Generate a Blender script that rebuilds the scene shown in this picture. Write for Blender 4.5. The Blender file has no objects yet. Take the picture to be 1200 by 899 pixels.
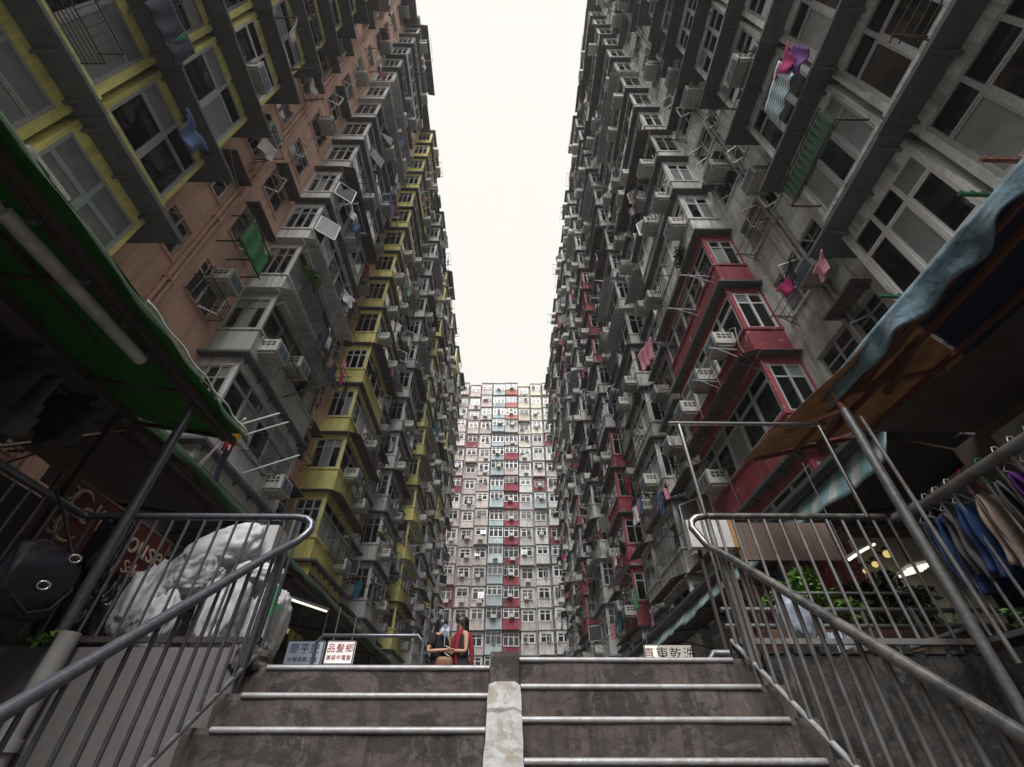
import bpy, bmesh, math, random
from mathutils import Vector, Matrix, noise
R = math.radians
rng = random.Random(7)
C = bpy.context.scene.collection
scn = bpy.context.scene

# ------------------------------------------------------------------ camera
cam = bpy.data.cameras.new('camera'); cam.lens = 16.0; cam.sensor_width = 36.0
cam.clip_start = 0.05; cam.clip_end = 3000
camo = bpy.data.objects.new('camera', cam); C.objects.link(camo)
camo.location = (0, 0, 0)
camo.rotation_euler = (R(90 + 40.8), 0, R(-0.65))
scn.camera = camo
# ------------------------------------------------------------------ sky, sun, exposure
SUN_EL, SUN_ROT = R(54), R(185)
w = bpy.data.worlds.new('World'); scn.world = w; w.use_nodes = True
nt = w.node_tree; nt.nodes.clear()
out = nt.nodes.new('ShaderNodeOutputWorld'); bg = nt.nodes.new('ShaderNodeBackground')
sky = nt.nodes.new('ShaderNodeTexSky'); sky.sky_type = 'NISHITA'; sky.sun_disc = False
sky.sun_elevation = SUN_EL; sky.sun_rotation = SUN_ROT
mx = nt.nodes.new('ShaderNodeMix'); mx.data_type = 'RGBA'
mx.inputs['Factor'].default_value = 0.965            # closed cloud deck over the blue
mx.inputs['B'].default_value = (10.5, 10.15, 9.55, 1)
nt.links.new(sky.outputs[0], mx.inputs['A']); nt.links.new(mx.outputs['Result'], bg.inputs[0])
bg.inputs[1].default_value = 0.10
nt.links.new(bg.outputs[0], out.inputs[0])
sl = bpy.data.lights.new('sun', 'SUN'); sl.energy = 5.0; sl.angle = R(35); sl.color = (1, .985, .965)
so = bpy.data.objects.new('sun', sl); C.objects.link(so)
so.rotation_euler = (R(36), 0, R(-5))
so.location = (0, -20, 90)
vs = scn.view_settings
scn.display_settings.display_device = 'sRGB'
vs.view_transform = 'Standard'; vs.look = 'None'; vs.exposure = 0.0; vs.gamma = 1.0; vs.use_curve_mapping = False
scn.cycles.max_bounces = 7; scn.cycles.diffuse_bounces = 4; scn.cycles.transparent_max_bounces = 10
scn.cycles.glossy_bounces = 2; scn.cycles.transmission_bounces = 3
scn.cycles.caustics_reflective = False; scn.cycles.caustics_refractive = False

# ------------------------------------------------------------------ materials
MATS = {}
def nodes(name):
    m = bpy.data.materials.new(name); m.use_nodes = True
    n = m.node_tree; n.nodes.clear()
    o = n.nodes.new('ShaderNodeOutputMaterial'); b = n.nodes.new('ShaderNodeBsdfPrincipled')
    n.links.new(b.outputs[0], o.inputs[0]); MATS[name] = m
    return m, n, b, o
def mixc(n, fac, a, b):
    x = n.nodes.new('ShaderNodeMix'); x.data_type = 'RGBA'; x.clamp_factor = True
    for s, v in (('Factor', fac), ('A', a), ('B', b)):
        if isinstance(v, (float, int)): x.inputs[s].default_value = v
        elif isinstance(v, tuple): x.inputs[s].default_value = (*v[:3], 1)
        else: n.links.new(v, x.inputs[s])
    return x.outputs['Result']
def noisen(n, scale, detail=5, stretch=None, rough=.6, dist=0):
    g = n.nodes.new('ShaderNodeNewGeometry'); v = g.outputs['Position']
    if stretch:
        mp = n.nodes.new('ShaderNodeVectorMath'); mp.operation = 'MULTIPLY'; mp.inputs[1].default_value = stretch
        n.links.new(v, mp.inputs[0]); v = mp.outputs[0]
    t = n.nodes.new('ShaderNodeTexNoise'); t.inputs['Scale'].default_value = scale; t.inputs['Detail'].default_value = detail
    t.inputs['Roughness'].default_value = rough; t.inputs['Distortion'].default_value = dist
    n.links.new(v, t.inputs['Vector']); return t.outputs['Fac']
def ramp(n, src, lo, hi):
    r = n.nodes.new('ShaderNodeMapRange'); r.inputs['From Min'].default_value = lo; r.inputs['From Max'].default_value = hi
    n.links.new(src, r.inputs['Value']); return r.outputs['Result']
def bump(n, b, src, strength, dist=.02):
    u = n.nodes.new('ShaderNodeBump'); u.inputs['Strength'].default_value = strength; u.inputs['Distance'].default_value = dist
    n.links.new(src, u.inputs['Height']); n.links.new(u.outputs[0], b.inputs['Normal'])
def mathn(n, op, a, b):
    x = n.nodes.new('ShaderNodeMath'); x.operation = op; x.use_clamp = True
    for i, v in enumerate((a, b)):
        if isinstance(v, (float, int)): x.inputs[i].default_value = v
        else: n.links.new(v, x.inputs[i])
    return x.outputs[0]
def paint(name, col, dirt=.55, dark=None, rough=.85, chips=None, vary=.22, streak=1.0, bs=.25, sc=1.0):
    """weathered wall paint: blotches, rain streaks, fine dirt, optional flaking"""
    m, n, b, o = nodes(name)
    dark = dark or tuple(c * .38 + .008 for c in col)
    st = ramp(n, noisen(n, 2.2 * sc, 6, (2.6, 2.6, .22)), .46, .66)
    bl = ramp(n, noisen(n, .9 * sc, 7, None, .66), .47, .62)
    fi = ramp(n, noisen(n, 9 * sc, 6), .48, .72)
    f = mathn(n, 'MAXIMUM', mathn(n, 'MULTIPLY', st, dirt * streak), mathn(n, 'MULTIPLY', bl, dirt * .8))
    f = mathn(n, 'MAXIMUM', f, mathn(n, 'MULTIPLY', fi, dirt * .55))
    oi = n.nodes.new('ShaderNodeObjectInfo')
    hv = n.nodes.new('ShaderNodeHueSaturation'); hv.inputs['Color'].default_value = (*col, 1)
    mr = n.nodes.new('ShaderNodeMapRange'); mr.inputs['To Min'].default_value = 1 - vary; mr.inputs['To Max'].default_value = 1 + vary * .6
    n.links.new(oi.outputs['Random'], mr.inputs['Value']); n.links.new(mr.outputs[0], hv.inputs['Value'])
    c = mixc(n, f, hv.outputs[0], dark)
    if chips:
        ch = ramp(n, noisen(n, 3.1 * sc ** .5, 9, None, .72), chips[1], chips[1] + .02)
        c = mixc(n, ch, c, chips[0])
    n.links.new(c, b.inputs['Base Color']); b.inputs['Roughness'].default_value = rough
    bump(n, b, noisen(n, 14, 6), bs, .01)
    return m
def plain(name, col, rough=.6, metal=0, ns=0, dark=None, bmp=0, scale=20, spec=.5):
    m, n, b, o = nodes(name)
    if ns:
        c = mixc(n, ramp(n, noisen(n, scale, 6), .42, .72), col, dark or tuple(x * .5 for x in col))
        n.links.new(c, b.inputs['Base Color'])
    else: b.inputs['Base Color'].default_value = (*col, 1)
    if bmp: bump(n, b, noisen(n, scale * 2, 4), bmp, .01)
    b.inputs['Roughness'].default_value = rough; b.inputs['Metallic'].default_value = metal
    b.inputs['Specular IOR Level'].default_value = spec
    return m
def emit(name, col, s):
    m, n, b, o = nodes(name)
    b.inputs['Base Color'].default_value = (*col, 1)
    b.inputs['Emission Color'].default_value = (*col, 1); b.inputs['Emission Strength'].default_value = s
    return m
def cloth(name, col, trans=.0):
    m, n, b, o = nodes(name)
    c = mixc(n, ramp(n, noisen(n, 6, 5), .4, .7), col, tuple(x * .6 for x in col))
    n.links.new(c, b.inputs['Base Color']); b.inputs['Roughness'].default_value = .95
    bump(n, b, noisen(n, 60, 3), .3, .004)
    if trans:
        t = n.nodes.new('ShaderNodeBsdfTranslucent'); n.links.new(c, t.inputs['Color'])
        x = n.nodes.new('ShaderNodeMixShader'); x.inputs[0].default_value = trans
        n.links.new(b.outputs[0], x.inputs[1]); n.links.new(t.outputs[0], x.inputs[2]); n.links.new(x.outputs[0], o.inputs[0])
    return m
GREY = (.30, .30, .29)
paint('peach', (.76, .49, .385), .5, chips=((.52, .42, .36), .635))
paint('yellow', (.86, .81, .29), .5, (.26, .22, .08), chips=((.50, .49, .40), .655))
paint('greywhite', (.64, .64, .635), .7)
paint('white', (.70, .70, .67), .8, (.13, .125, .105), chips=((.17, .16, .13), .635))
paint('palewall', (.73, .755, .725), .8, (.16, .165, .14), chips=((.22, .21, .18), .64))
paint('greenish', (.50, .55, .50), .6)
paint('red', (.34, .06, .085), .65, (.12, .02, .03), chips=((.46, .26, .27), .585))
paint('salmon', (.50, .20, .17), .4)
paint('blue', (.50, .60, .62), .65)
paint('pink', (.66, .575, .55), .7)
paint('farwhite', (.66, .645, .63), .75)
paint('cream', (.74, .70, .60), .5)
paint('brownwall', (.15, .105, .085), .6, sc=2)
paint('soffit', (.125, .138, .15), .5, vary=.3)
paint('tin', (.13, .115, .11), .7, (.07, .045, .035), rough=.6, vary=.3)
paint('tinlight', (.60, .61, .62), .6, vary=.25, rough=.5)
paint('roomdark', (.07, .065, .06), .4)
def crust(name, base, mid, dark, light, sc=1.0, k=(.85, .7, .6), rough=.85, bs=.75):
    """old bare concrete: mottling, crisp dark stains, scraped pale patches, rain streaks"""
    m, n, b, o = nodes(name)
    c1 = mixc(n, ramp(n, noisen(n, 5.5 * sc, 8, (1, 1, 1.6), .68), .44, .60), base, mid)
    c2 = mixc(n, mathn(n, 'MULTIPLY', ramp(n, noisen(n, 2.3 * sc, 10, (1, 1, 1.3), .72, .6), .515, .545), k[0]), c1, dark)
    c3 = mixc(n, mathn(n, 'MULTIPLY', ramp(n, noisen(n, 7 * sc, 10, (1.2, 1.2, .5), .75), .575, .61), k[1]), c2, light)
    c4 = mixc(n, mathn(n, 'MULTIPLY', ramp(n, noisen(n, 4.5 * sc, 6, (3.4, 3.4, .3)), .52, .62), k[2]), c3, dark)
    n.links.new(c4, b.inputs['Base Color']); b.inputs['Roughness'].default_value = rough
    bump(n, b, noisen(n, 16 * sc, 9, None, .75), bs, .014)
crust('concrete', (.108, .087, .079), (.066, .052, .047), (.033, .026, .025), (.17, .148, .135), 1.0, (.75, .5, .6))
crust('dividerconcrete', (.42, .42, .42), (.32, .31, .30), (.22, .17, .12), (.48, .48, .48), 1.6, (.6, .8, .15))
crust('mossy', (.045, .040, .037), (.022, .020, .019), (.007, .0065, .006), (.15, .14, .13), 1.3, (.95, .55, .8), .9, .9)
paint('render', (.145, .133, .131), .4, vary=.05, streak=.7, bs=.4, sc=2)
paint('paving', (.17, .155, .145), .8)
paint('rustred', (.17, .06, .04), .6, rough=.7)
paint('oldpipe', (.33, .32, .315), .5, rough=.6)
plain('alu', (.46, .47, .48), .45, .25, ns=.3, scale=30)
plain('alubright', (.78, .79, .80), .35, .2)
plain('aludark', (.24, .22, .21), .5, .2)
plain('greensash', (.38, .45, .44), .5)
plain('darkframe', (.10, .105, .115), .6, .2)
plain('iron', (.045, .04, .038), .75, .3, ns=1, dark=(.075, .04, .025))
plain('acwhite', (.54, .54, .51), .55, ns=1, dark=(.33, .31, .27), scale=9)
plain('acgrey', (.42, .42, .40), .55, ns=1, dark=(.25, .23, .2), scale=9)
plain('acgrille', (.16, .21, .25), .55)
plain('acdark', (.03, .03, .03), .6)
plain('railblue', (.10, .105, .13), .3, .45, ns=1, dark=(.15, .15, .16), scale=26, bmp=.15)
plain('railgrey', (.22, .22, .225), .5, .4, ns=1, dark=(.13, .095, .07), scale=7, bmp=.3)
plain('railworn', (.12, .12, .13), .27, .6, ns=1, dark=(.36, .33, .28), scale=11, bmp=.3)
plain('steel', (.58, .57, .56), .2, 1.0)
plain('nosing', (.34, .345, .36), .42, .2, ns=1, dark=(.24, .22, .21), scale=14, bmp=.3)
plain('sackblue', (.33, .37, .46), .4, ns=1, scale=9, bmp=.4)
plain('hair', (.010, .007, .009), .45)
plain('skin', (.42, .24, .16), .55, ns=1, dark=(.36, .19, .13), scale=30)
plain('eye', (.02, .015, .015), .3)
plain('lip', (.33, .1, .09), .5)
plain('leather', (.17, .065, .03), .5)
plain('strap', (.36, .24, .12), .6)
plain('blackplastic', (.010, .008, .014), .28, bmp=.4, scale=8)
plain('bagfabric', (.013, .008, .02), .5, bmp=.5, scale=60)
plain('chrome', (.6, .58, .55), .2, 1)
plain('whitecard', (.50, .50, .50), .6, ns=1, scale=6, dark=(.36, .35, .33))
plain('foam', (.42, .41, .41), .8, ns=1, scale=8, dark=(.33, .32, .32))
plain('wood', (.17, .115, .075), .7, ns=1, scale=12)
plain('rubber', (.015, .015, .015), .6)
plain('screengreen', (.012, .10, .04), .5)
plain('printgreen', (.03, .28, .10), .6)
plain('signred', (.09, .009, .010), .5)
plain('signcream', (.50, .37, .30), .6)
plain('signblue', (.02, .05, .20), .6)
plain('signink', (.10, .015, .02), .6)
plain('signwhite', (.42, .44, .50), .5)
plain('signredink', (.36, .02, .05), .6)
plain('leafbright', (.10, .22, .025), .6, ns=1, dark=(.05, .12, .012), scale=9)
plain('leafdark', (.02, .045, .014), .5)
plain('stem', (.06, .045, .03), .8)
plain('terracotta', (.14, .07, .05), .8)
plain('galv', (.22, .22, .225), .42, .5, ns=1, scale=15)
plain('paper', (.75, .73, .72), .8)
emit('tubelight', (1, .96, .80), 1.15)
emit('bulb', (1, .72, .25), .7)
emit('litsign', (.86, .80, .70), .55)
emit('litsign2', (.90, .86, .84), .42)
emit('signglow', (.40, .44, .54), .30)  # unlit sign face with a bluish glow added to brighten it
emit('yellowglow', (.7, .62, .03), .12)  # yellow of the cards with a weak glow put in, no lamp
for nm, c in dict(cwhite=(.62, .60, .62), cblue=(.05, .09, .22), cnavy=(.012, .012, .035), cgrey=(.20, .19, .20), cpink=(.60, .25, .34),
                  cmagenta=(.42, .02, .15), cred=(.24, .015, .03), cgreen=(.03, .30, .12), cpurple=(.11, .02, .19), corange=(.62, .30, .015),
                  cblack=(.013, .011, .014), clilac=(.42, .32, .52), ctan=(.36, .27, .23), cjean=(.022, .06, .19), cgreyjean=(.10, .095, .11),
                  cteal=(.02, .15, .21)).items(): cloth(nm, c)
for nm, c in dict(curtwhite=(.70, .70, .67), curtgrey=(.36, .38, .38), curtgreen=(.30, .40, .35), curtbrown=(.38, .24, .15), curtpink=(.46, .34, .34)).items(): cloth(nm, c)
cloth('tarpgreen', (.015, .135, .008), .3)
cloth('tarpgreen2', (.018, .055, .02), .1)
plain('signblue2', (.02, .16, .36), .5)
plain('corangebox', (.30, .15, .05), .7, ns=1)
plain('clilac2', (.30, .34, .44), .6)
cloth('tarpblue', (.022, .03, .08), .3)
cloth('tarporange', (.33, .215, .13), .35)
cloth('tarpbrown', (.26, .13, .09), .3)
cloth('tarpedge', (.50, .60, .55), .3)
m, n, b, o = nodes('trashwhite')
n.links.new(mixc(n, ramp(n, noisen(n, 5, 6), .45, .7), (.44, .435, .455), (.33, .325, .345)), b.inputs['Base Color']); b.inputs['Roughness'].default_value = .6
wr_ = n.nodes.new('ShaderNodeMath'); wr_.operation = 'ABSOLUTE'; sb_ = n.nodes.new('ShaderNodeMath'); sb_.operation = 'SUBTRACT'; sb_.inputs[1].default_value = .5
n.links.new(noisen(n, 5.5, 3, (1.6, 1.6, .5), .45, .9), sb_.inputs[0]); n.links.new(sb_.outputs[0], wr_.inputs[0]); bump(n, b, wr_.outputs[0], .3, .04)
cloth('floral', (.02, .017, .02))
def glassmat(name, see, tint, rough=.03):
    m, n, b, o = nodes(name)
    tr = n.nodes.new('ShaderNodeBsdfTransparent'); tr.inputs[0].default_value = (*tint, 1)
    gl = n.nodes.new('ShaderNodeBsdfGlossy'); gl.inputs['Roughness'].default_value = rough; gl.inputs['Color'].default_value = (.9, .9, .92, 1)
    fr = n.nodes.new('ShaderNodeFresnel'); fr.inputs['IOR'].default_value = 1.6
    di = n.nodes.new('ShaderNodeBsdfDiffuse'); di.inputs[0].default_value = (.16, .165, .165, 1)
    bump(n, gl, noisen(n, 1.3, 2), .08, .02)
    x1 = n.nodes.new('ShaderNodeMixShader'); x1.inputs[0].default_value = 1 - see
    n.links.new(tr.outputs[0], x1.inputs[1]); n.links.new(di.outputs[0], x1.inputs[2])
    x2 = n.nodes.new('ShaderNodeMixShader'); n.links.new(fr.outputs[0], x2.inputs[0])
    n.links.new(x1.outputs[0], x2.inputs[1]); n.links.new(gl.outputs[0], x2.inputs[2])
    n.links.new(x2.outputs[0], o.inputs[0])
glassmat('glass', .965, (.84, .86, .86))
plain('frosted', (.24, .26, .255), .25, ns=.5, scale=3, dark=(.17, .19, .185))
m, n, b, o = nodes('haze'); n.nodes.remove(b)
pv = n.nodes.new('ShaderNodeVolumePrincipled'); pv.inputs['Color'].default_value = (.93, .92, .95, 1); pv.inputs['Density'].default_value = .0009; pv.inputs['Anisotropy'].default_value = .2
n.links.new(pv.outputs[0], o.inputs['Volume'])
m, n, b, o = nodes('farglass')
oi = n.nodes.new('ShaderNodeObjectInfo')
n.links.new(mixc(n, ramp(n, oi.outputs['Random'], .45, 1.0), (.018, .019, .022), (.15, .15, .145)), b.inputs['Base Color'])
b.inputs['Roughness'].default_value = .12
def stripes(name, axis, scale, a, bcol, w_=.5, trans=0):
    m, n, b, o = nodes(name)
    g = n.nodes.new('ShaderNodeTexCoord'); s = n.nodes.new('ShaderNodeSeparateXYZ'); n.links.new(g.outputs['Object'], s.inputs[0])
    mu = mathn(n, 'MULTIPLY', s.outputs[axis], scale); mu.node.use_clamp = False
    fr = mathn(n, 'FRACT', mu, 0); fr.node.use_clamp = False
    st = mathn(n, 'GREATER_THAN', fr, w_)
    c = mixc(n, st, a, bcol)
    c = mixc(n, mathn(n, 'MULTIPLY', ramp(n, noisen(n, 2.5, 7), .42, .75), .7), c, (.07, .075, .07))
    n.links.new(c, b.inputs['Base Color']); b.inputs['Roughness'].default_value = .6
    if trans:
        t = n.nodes.new('ShaderNodeBsdfTranslucent'); n.links.new(c, t.inputs['Color'])
        x = n.nodes.new('ShaderNodeMixShader'); x.inputs[0].default_value = trans
        n.links.new(b.outputs[0], x.inputs[1]); n.links.new(t.outputs[0], x.inputs[2]); n.links.new(x.outputs[0], o.inputs[0])
stripes('tealstripe', 1, 2.2, (.27, .46, .50), (.55, .60, .60), .62, .4)
stripes('greenstripe', 2, 14, (.02, .30, .08), (.05, .10, .05), .6)
stripes('bluecheck', 2, 7, (.04, .24, .34), (.55, .60, .62), .5)
m, n, b, o = nodes('tealtarp')
c_ = mixc(n, ramp(n, noisen(n, 4, 6, (1, 1, 2), .6, .4), .36, .62), (.17, .27, .33), (.05, .09, .12))
n.links.new(c_, b.inputs['Base Color']); b.inputs['Roughness'].default_value = .35
bump(n, b, noisen(n, 9, 4, (1, 1, .5), .5, .5), .6, .03)

# ------------------------------------------------------------------ mesh helpers
ID = lambda u, w_, z: (u, w_, z)
class MB:
    def __init__(s, f=ID, flip=False): s.v = []; s.f = []; s.map = f; s.flip = flip; s.sm = set()
    def add(s, vs, fs, smooth=False):
        k = len(s.v); s.v += [s.map(*p) for p in vs]
        for q in fs:
            if smooth: s.sm.add(len(s.f))
            s.f.append([k + i for i in (reversed(q) if s.flip else q)])
    def box(s, u0, u1, w0, w1, z0, z1):
        s.add([(u0, w0, z0), (u1, w0, z0), (u1, w1, z0), (u0, w1, z0), (u0, w0, z1), (u1, w0, z1), (u1, w1, z1), (u0, w1, z1)],
              [(3, 2, 1, 0), (4, 5, 6, 7), (0, 1, 5, 4), (1, 2, 6, 5), (2, 3, 7, 6), (3, 0, 4, 7)])
    def hexa(s, p): s.add(p, [(3, 2, 1, 0), (4, 5, 6, 7), (0, 1, 5, 4), (1, 2, 6, 5), (2, 3, 7, 6), (3, 0, 4, 7)])
    def tube(s, pts, r, n=6, cap=True):
        pts = [Vector(p) for p in pts]; rs = r if isinstance(r, (list, tuple)) else [r] * len(pts)
        vs, fs = [], []; ref = None
        for i, p in enumerate(pts):
            t = (pts[min(i + 1, len(pts) - 1)] - pts[max(i - 1, 0)]).normalized()
            if ref is None: ref = Vector((0, 0, 1)) if abs(t.z) < .9 else Vector((1, 0, 0))
            a = (ref - t * ref.dot(t)).normalized(); ref = a; b = t.cross(a)
            for k in range(n):
                th = 2 * math.pi * (k + .5) / n; vs.append(tuple(p + (a * math.cos(th) + b * math.sin(th)) * rs[i]))
        for i in range(len(pts) - 1):
            for k in range(n):
                fs.append((i * n + k, i * n + (k + 1) % n, (i + 1) * n + (k + 1) % n, (i + 1) * n + k))
        s.add(vs, fs, smooth=n > 4)
        if cap: s.add([vs[i] for i in range(n)], [tuple(reversed(range(n)))]); s.add(vs[-n:], [tuple(range(n))])
    def bar(s, a, b, t=.03): s.tube([a, b], t * .7071, 4)
    def grid(s, fn, nu, nv, smooth=True):
        vs = [fn(i / nu, j / nv) for j in range(nv + 1) for i in range(nu + 1)]
        s.add(vs, [(j * (nu + 1) + i, j * (nu + 1) + i + 1, (j + 1) * (nu + 1) + i + 1, (j + 1) * (nu + 1) + i) for j in range(nv) for i in range(nu)], smooth)
    def sheet(s, fn, nu, nv, th=.008):
        """a cloth or tarp with real thickness: two skins and a rim"""
        P = [[Vector(fn(i / nu, j / nv)) for i in range(nu + 1)] for j in range(nv + 1)]
        N = []
        for j in range(nv + 1):
            row = []
            for i in range(nu + 1):
                a = P[j][min(i + 1, nu)] - P[j][max(i - 1, 0)]; b = P[min(j + 1, nv)][i] - P[max(j - 1, 0)][i]
                c = a.cross(b); row.append(c.normalized() * th if c.length > 1e-9 else Vector((0, 0, th)))
            N.append(row)
        W = nu + 1; vs = [tuple(P[j][i]) for j in range(nv + 1) for i in range(W)] + [tuple(P[j][i] - N[j][i]) for j in range(nv + 1) for i in range(W)]
        K = W * (nv + 1); fs = []
        for j in range(nv):
            for i in range(nu):
                a, b, c, d = j * W + i, j * W + i + 1, (j + 1) * W + i + 1, (j + 1) * W + i
                fs += [(a, b, c, d), (K + d, K + c, K + b, K + a)]
        rim = [j * W for j in range(nv, 0, -1)] + list(range(0, nu)) + [j * W + nu for j in range(nv)] + [nv * W + i for i in range(nu, 0, -1)]
        for q in range(len(rim)):
            a, b = rim[q], rim[(q + 1) % len(rim)]; fs.append((b, a, K + a, K + b))
        s.add(vs, fs, True)
    def mesh(s, name, mat):
        me = bpy.data.meshes.new(name); me.from_pydata(s.v, [], s.f)
        if s.sm: me.polygons.foreach_set('use_smooth', [i in s.sm for i in range(len(s.f))])
        for x in (mat if isinstance(mat, (list, tuple)) else [mat]): me.materials.append(MATS[x] if isinstance(x, str) else x)
        me.update(); return me
WORLD = {}
def link(name, me, parent=None, loc=(0, 0, 0), mat=None):
    o = bpy.data.objects.new(name, me); C.objects.link(o)
    if parent is not None:
        o.parent = parent; o.location = Vector(loc) - WORLD[parent]
    else: o.location = loc
    WORLD[o] = Vector(loc)
    if mat: o.material_slots[0].link = 'OBJECT'; o.material_slots[0].material = MATS[mat]
    return o
LABELS = {}
def tag(o, label, cat, group=None):
    lab = label
    if lab in LABELS:
        LABELS[label] += 1; print('DUP LABEL', label)
    else: LABELS[label] = 1
    o['label'] = lab; o['category'] = cat
    if group: o['group'] = group
    return o
def thing(name, label, cat, loc=(0, 0, 0), group=None):
    o = link(name, None, None, loc); o.empty_display_size = .1
    return tag(o, label, cat, group)
def struct(o): o['kind'] = 'structure'; return o
def part(name, mb, mat, parent, at=None):
    """mesh given in world coordinates, hung under its thing"""
    org = WORLD[parent] if at is None else Vector(at)
    mb.v = [(x - org.x, y - org.y, z - org.z) for x, y, z in mb.v]
    return link(name, mb.mesh(name, mat), parent, org)
def solo(name, mb, mat, label, cat, group=None, at=None):
    org = Vector(at) if at is not None else Vector(mb.v[0])
    mb.v = [(x - org.x, y - org.y, z - org.z) for x, y, z in mb.v]
    return tag(link(name, mb.mesh(name, mat), None, org), label, cat, group)
ORD = ['ground', 'first', 'second', 'third', 'fourth', 'fifth', 'sixth', 'seventh', 'eighth', 'ninth', 'tenth', 'eleventh', 'twelfth',
       'thirteenth', 'fourteenth', 'fifteenth', 'sixteenth', 'seventeenth', 'eighteenth', 'nineteenth', 'twentieth', 'twenty first']

# ------------------------------------------------------------------ bay pieces (local: u along wall, w outward, z up)
SIDES = {'left': (lambda u, w_, z: (w_, u, z), True), 'right': (lambda u, w_, z: (-w_, u, z), False), 'far': (lambda u, w_, z: (u, -w_, z), True)}
S = 2.7
def bay_shell(side, L, P, hp, head, post, style):
    m = MB(*SIDES[side]); t = .09
    zt = S - head
    m.box(0, L, P - t, P, 0.0, hp)                         # front parapet
    m.box(0, t, 0, P - t, 0.0, hp); m.box(L - t, L, 0, P - t, 0.0, S - .03)   # near side parapet, far side wall
    m.box(t, L - t, 0, P - t, 0.0, .1)                      # floor
    m.box(-.03, L + .03, P + .001, P + .04, hp - .09, hp - .012)           # sill band
    if style != 'flat': m.box(-.035, -.001, .0, P, hp - .09, hp - .012)
    m.box(0, L, P - t, P, zt, S - .03); m.box(0, t, 0, P - t, zt, S - .03)   # head beams
    for u in (0, L - post): m.box(u, u + post, P - t, P, hp, zt)
    m.box(0, post, P - t - post * .6, P - t, hp, zt) if style != 'flat' else m.box(0, t, 0, P - t, hp, zt)
    m.box(0, t, 0, .07, hp, zt) if style != 'flat' else None
    if style == 'lip': m.box(-.02, L + .02, P + .001, P + .05, .0, .12); m.box(-.02, -.001, 0, P, .0, .12)
    return m
def window_parts(side, L, P, hp, head, post, npan, sidewin, variant, tr=.72, fw=.035):
    """frame mesh, list of pane boxes, sashes swung open"""
    r = random.Random(variant * 91 + int(L * 10)); zt = S - head
    fr = MB(*SIDES[side]); panes = []; d0, d1 = P - .075, P - .02
    u0, u1 = post, L - post; h = zt - hp; ztr = hp + h * tr
    fr.box(u0, u1, d0, d1, hp, hp + .06); fr.box(u0, u1, d0, d1, zt - .05, zt); fr.box(u0, u1, d0, d1 + .004, ztr - .025, ztr + .025)
    pw = (u1 - u0) / npan
    flat_ = not sidewin; opened = r.randrange(npan) if r.random() < .33 and not flat_ else -1
    for i in range(npan + 1):
        c = min(max(u0 + pw * i, u0 + .03), u1 - .03); k = .03 if i in (0, npan) else fw
        fr.box(c - k, c + k, d0, d1 + .008, hp, zt)
    for i in range(npan):
        a, b = u0 + pw * i + fw, u0 + pw * (i + 1) - fw
        panes.append((a, b, P - .052, P - .046, ztr + .025, zt - .05))
        if i == opened:
            wd = b - a; an = R(r.uniform(20, 60)); hi = r.random() < .08 and not flat_      # sash swung outwards
            def q(x, z, e, a=a, an=an, hi=hi, wd=wd):
                if hi: return (a + x, P + math.sin(an * .5) * (ztr - z) + e, ztr - math.cos(an * .5) * (ztr - z))
                return (a + x * math.cos(an) - e * math.sin(an), P + x * math.sin(an) + e * math.cos(an), z)
            z0, z1 = hp + .06, ztr - .025
            for (xa, xb, za, zb) in ((0, wd, z0, z0 + .05), (0, wd, z1 - .05, z1), (0, .045, z0, z1), (wd - .045, wd, z0, z1)):
                fr.hexa([q(xa, za, 0), q(xb, za, 0), q(xb, za, .03), q(xa, za, .03), q(xa, zb, 0), q(xb, zb, 0), q(xb, zb, .03), q(xa, zb, .03)])
            panes.append([q(.04, z0, .012), q(wd - .04, z0, .012), q(wd - .04, z0, .018), q(.04, z0, .018), q(.04, z1, .012), q(wd - .04, z1, .012), q(wd - .04, z1, .018), q(.04, z1, .018)])
        else:
            fr.box(a, b, d0 + .01, d1 - .005, hp + .06, hp + .1); fr.box(a, b, d0 + .01, d1 - .005, ztr - .065, ztr - .026)
            fr.box(a, a + .035, d0 + .01, d1 - .005, hp + .1, ztr - .065); fr.box(b - .035, b, d0 + .01, d1 - .005, hp + .1, ztr - .065)
            panes.append((a + .035, b - .035, P - .052, P - .046, hp + .1, ztr - .065))
    if sidewin:
        w0, w1 = .07, P - .09 - post * .6; k = max(2, round((w1 - w0) / .36)); sw = (w1 - w0) / k
        fr.box(.02, .075, w0, w1, hp, hp + .06); fr.box(.02, .075, w0, w1, zt - .05, zt); fr.box(.016, .075, w0, w1, ztr - .025, ztr + .025)
        for i in range(k + 1):
            c = min(max(w0 + sw * i, w0 + .025), w1 - .025); fr.box(.01, .078, c - .03, c + .03, hp, zt)
        for i in range(k):
            a, b = w0 + sw * i + .03, w0 + sw * (i + 1) - .03
            panes.append(('s', a, b, ztr + .025, zt - .05)); panes.append(('s', a, b, hp + .06, ztr - .025))
    return fr, panes
def pane_mesh(m, p):
    if isinstance(p, list): m.hexa(p)
    elif p[0] == 's': m.box(.042, .048, p[1], p[2], p[3], p[4])
    else: m.box(*p)
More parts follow.
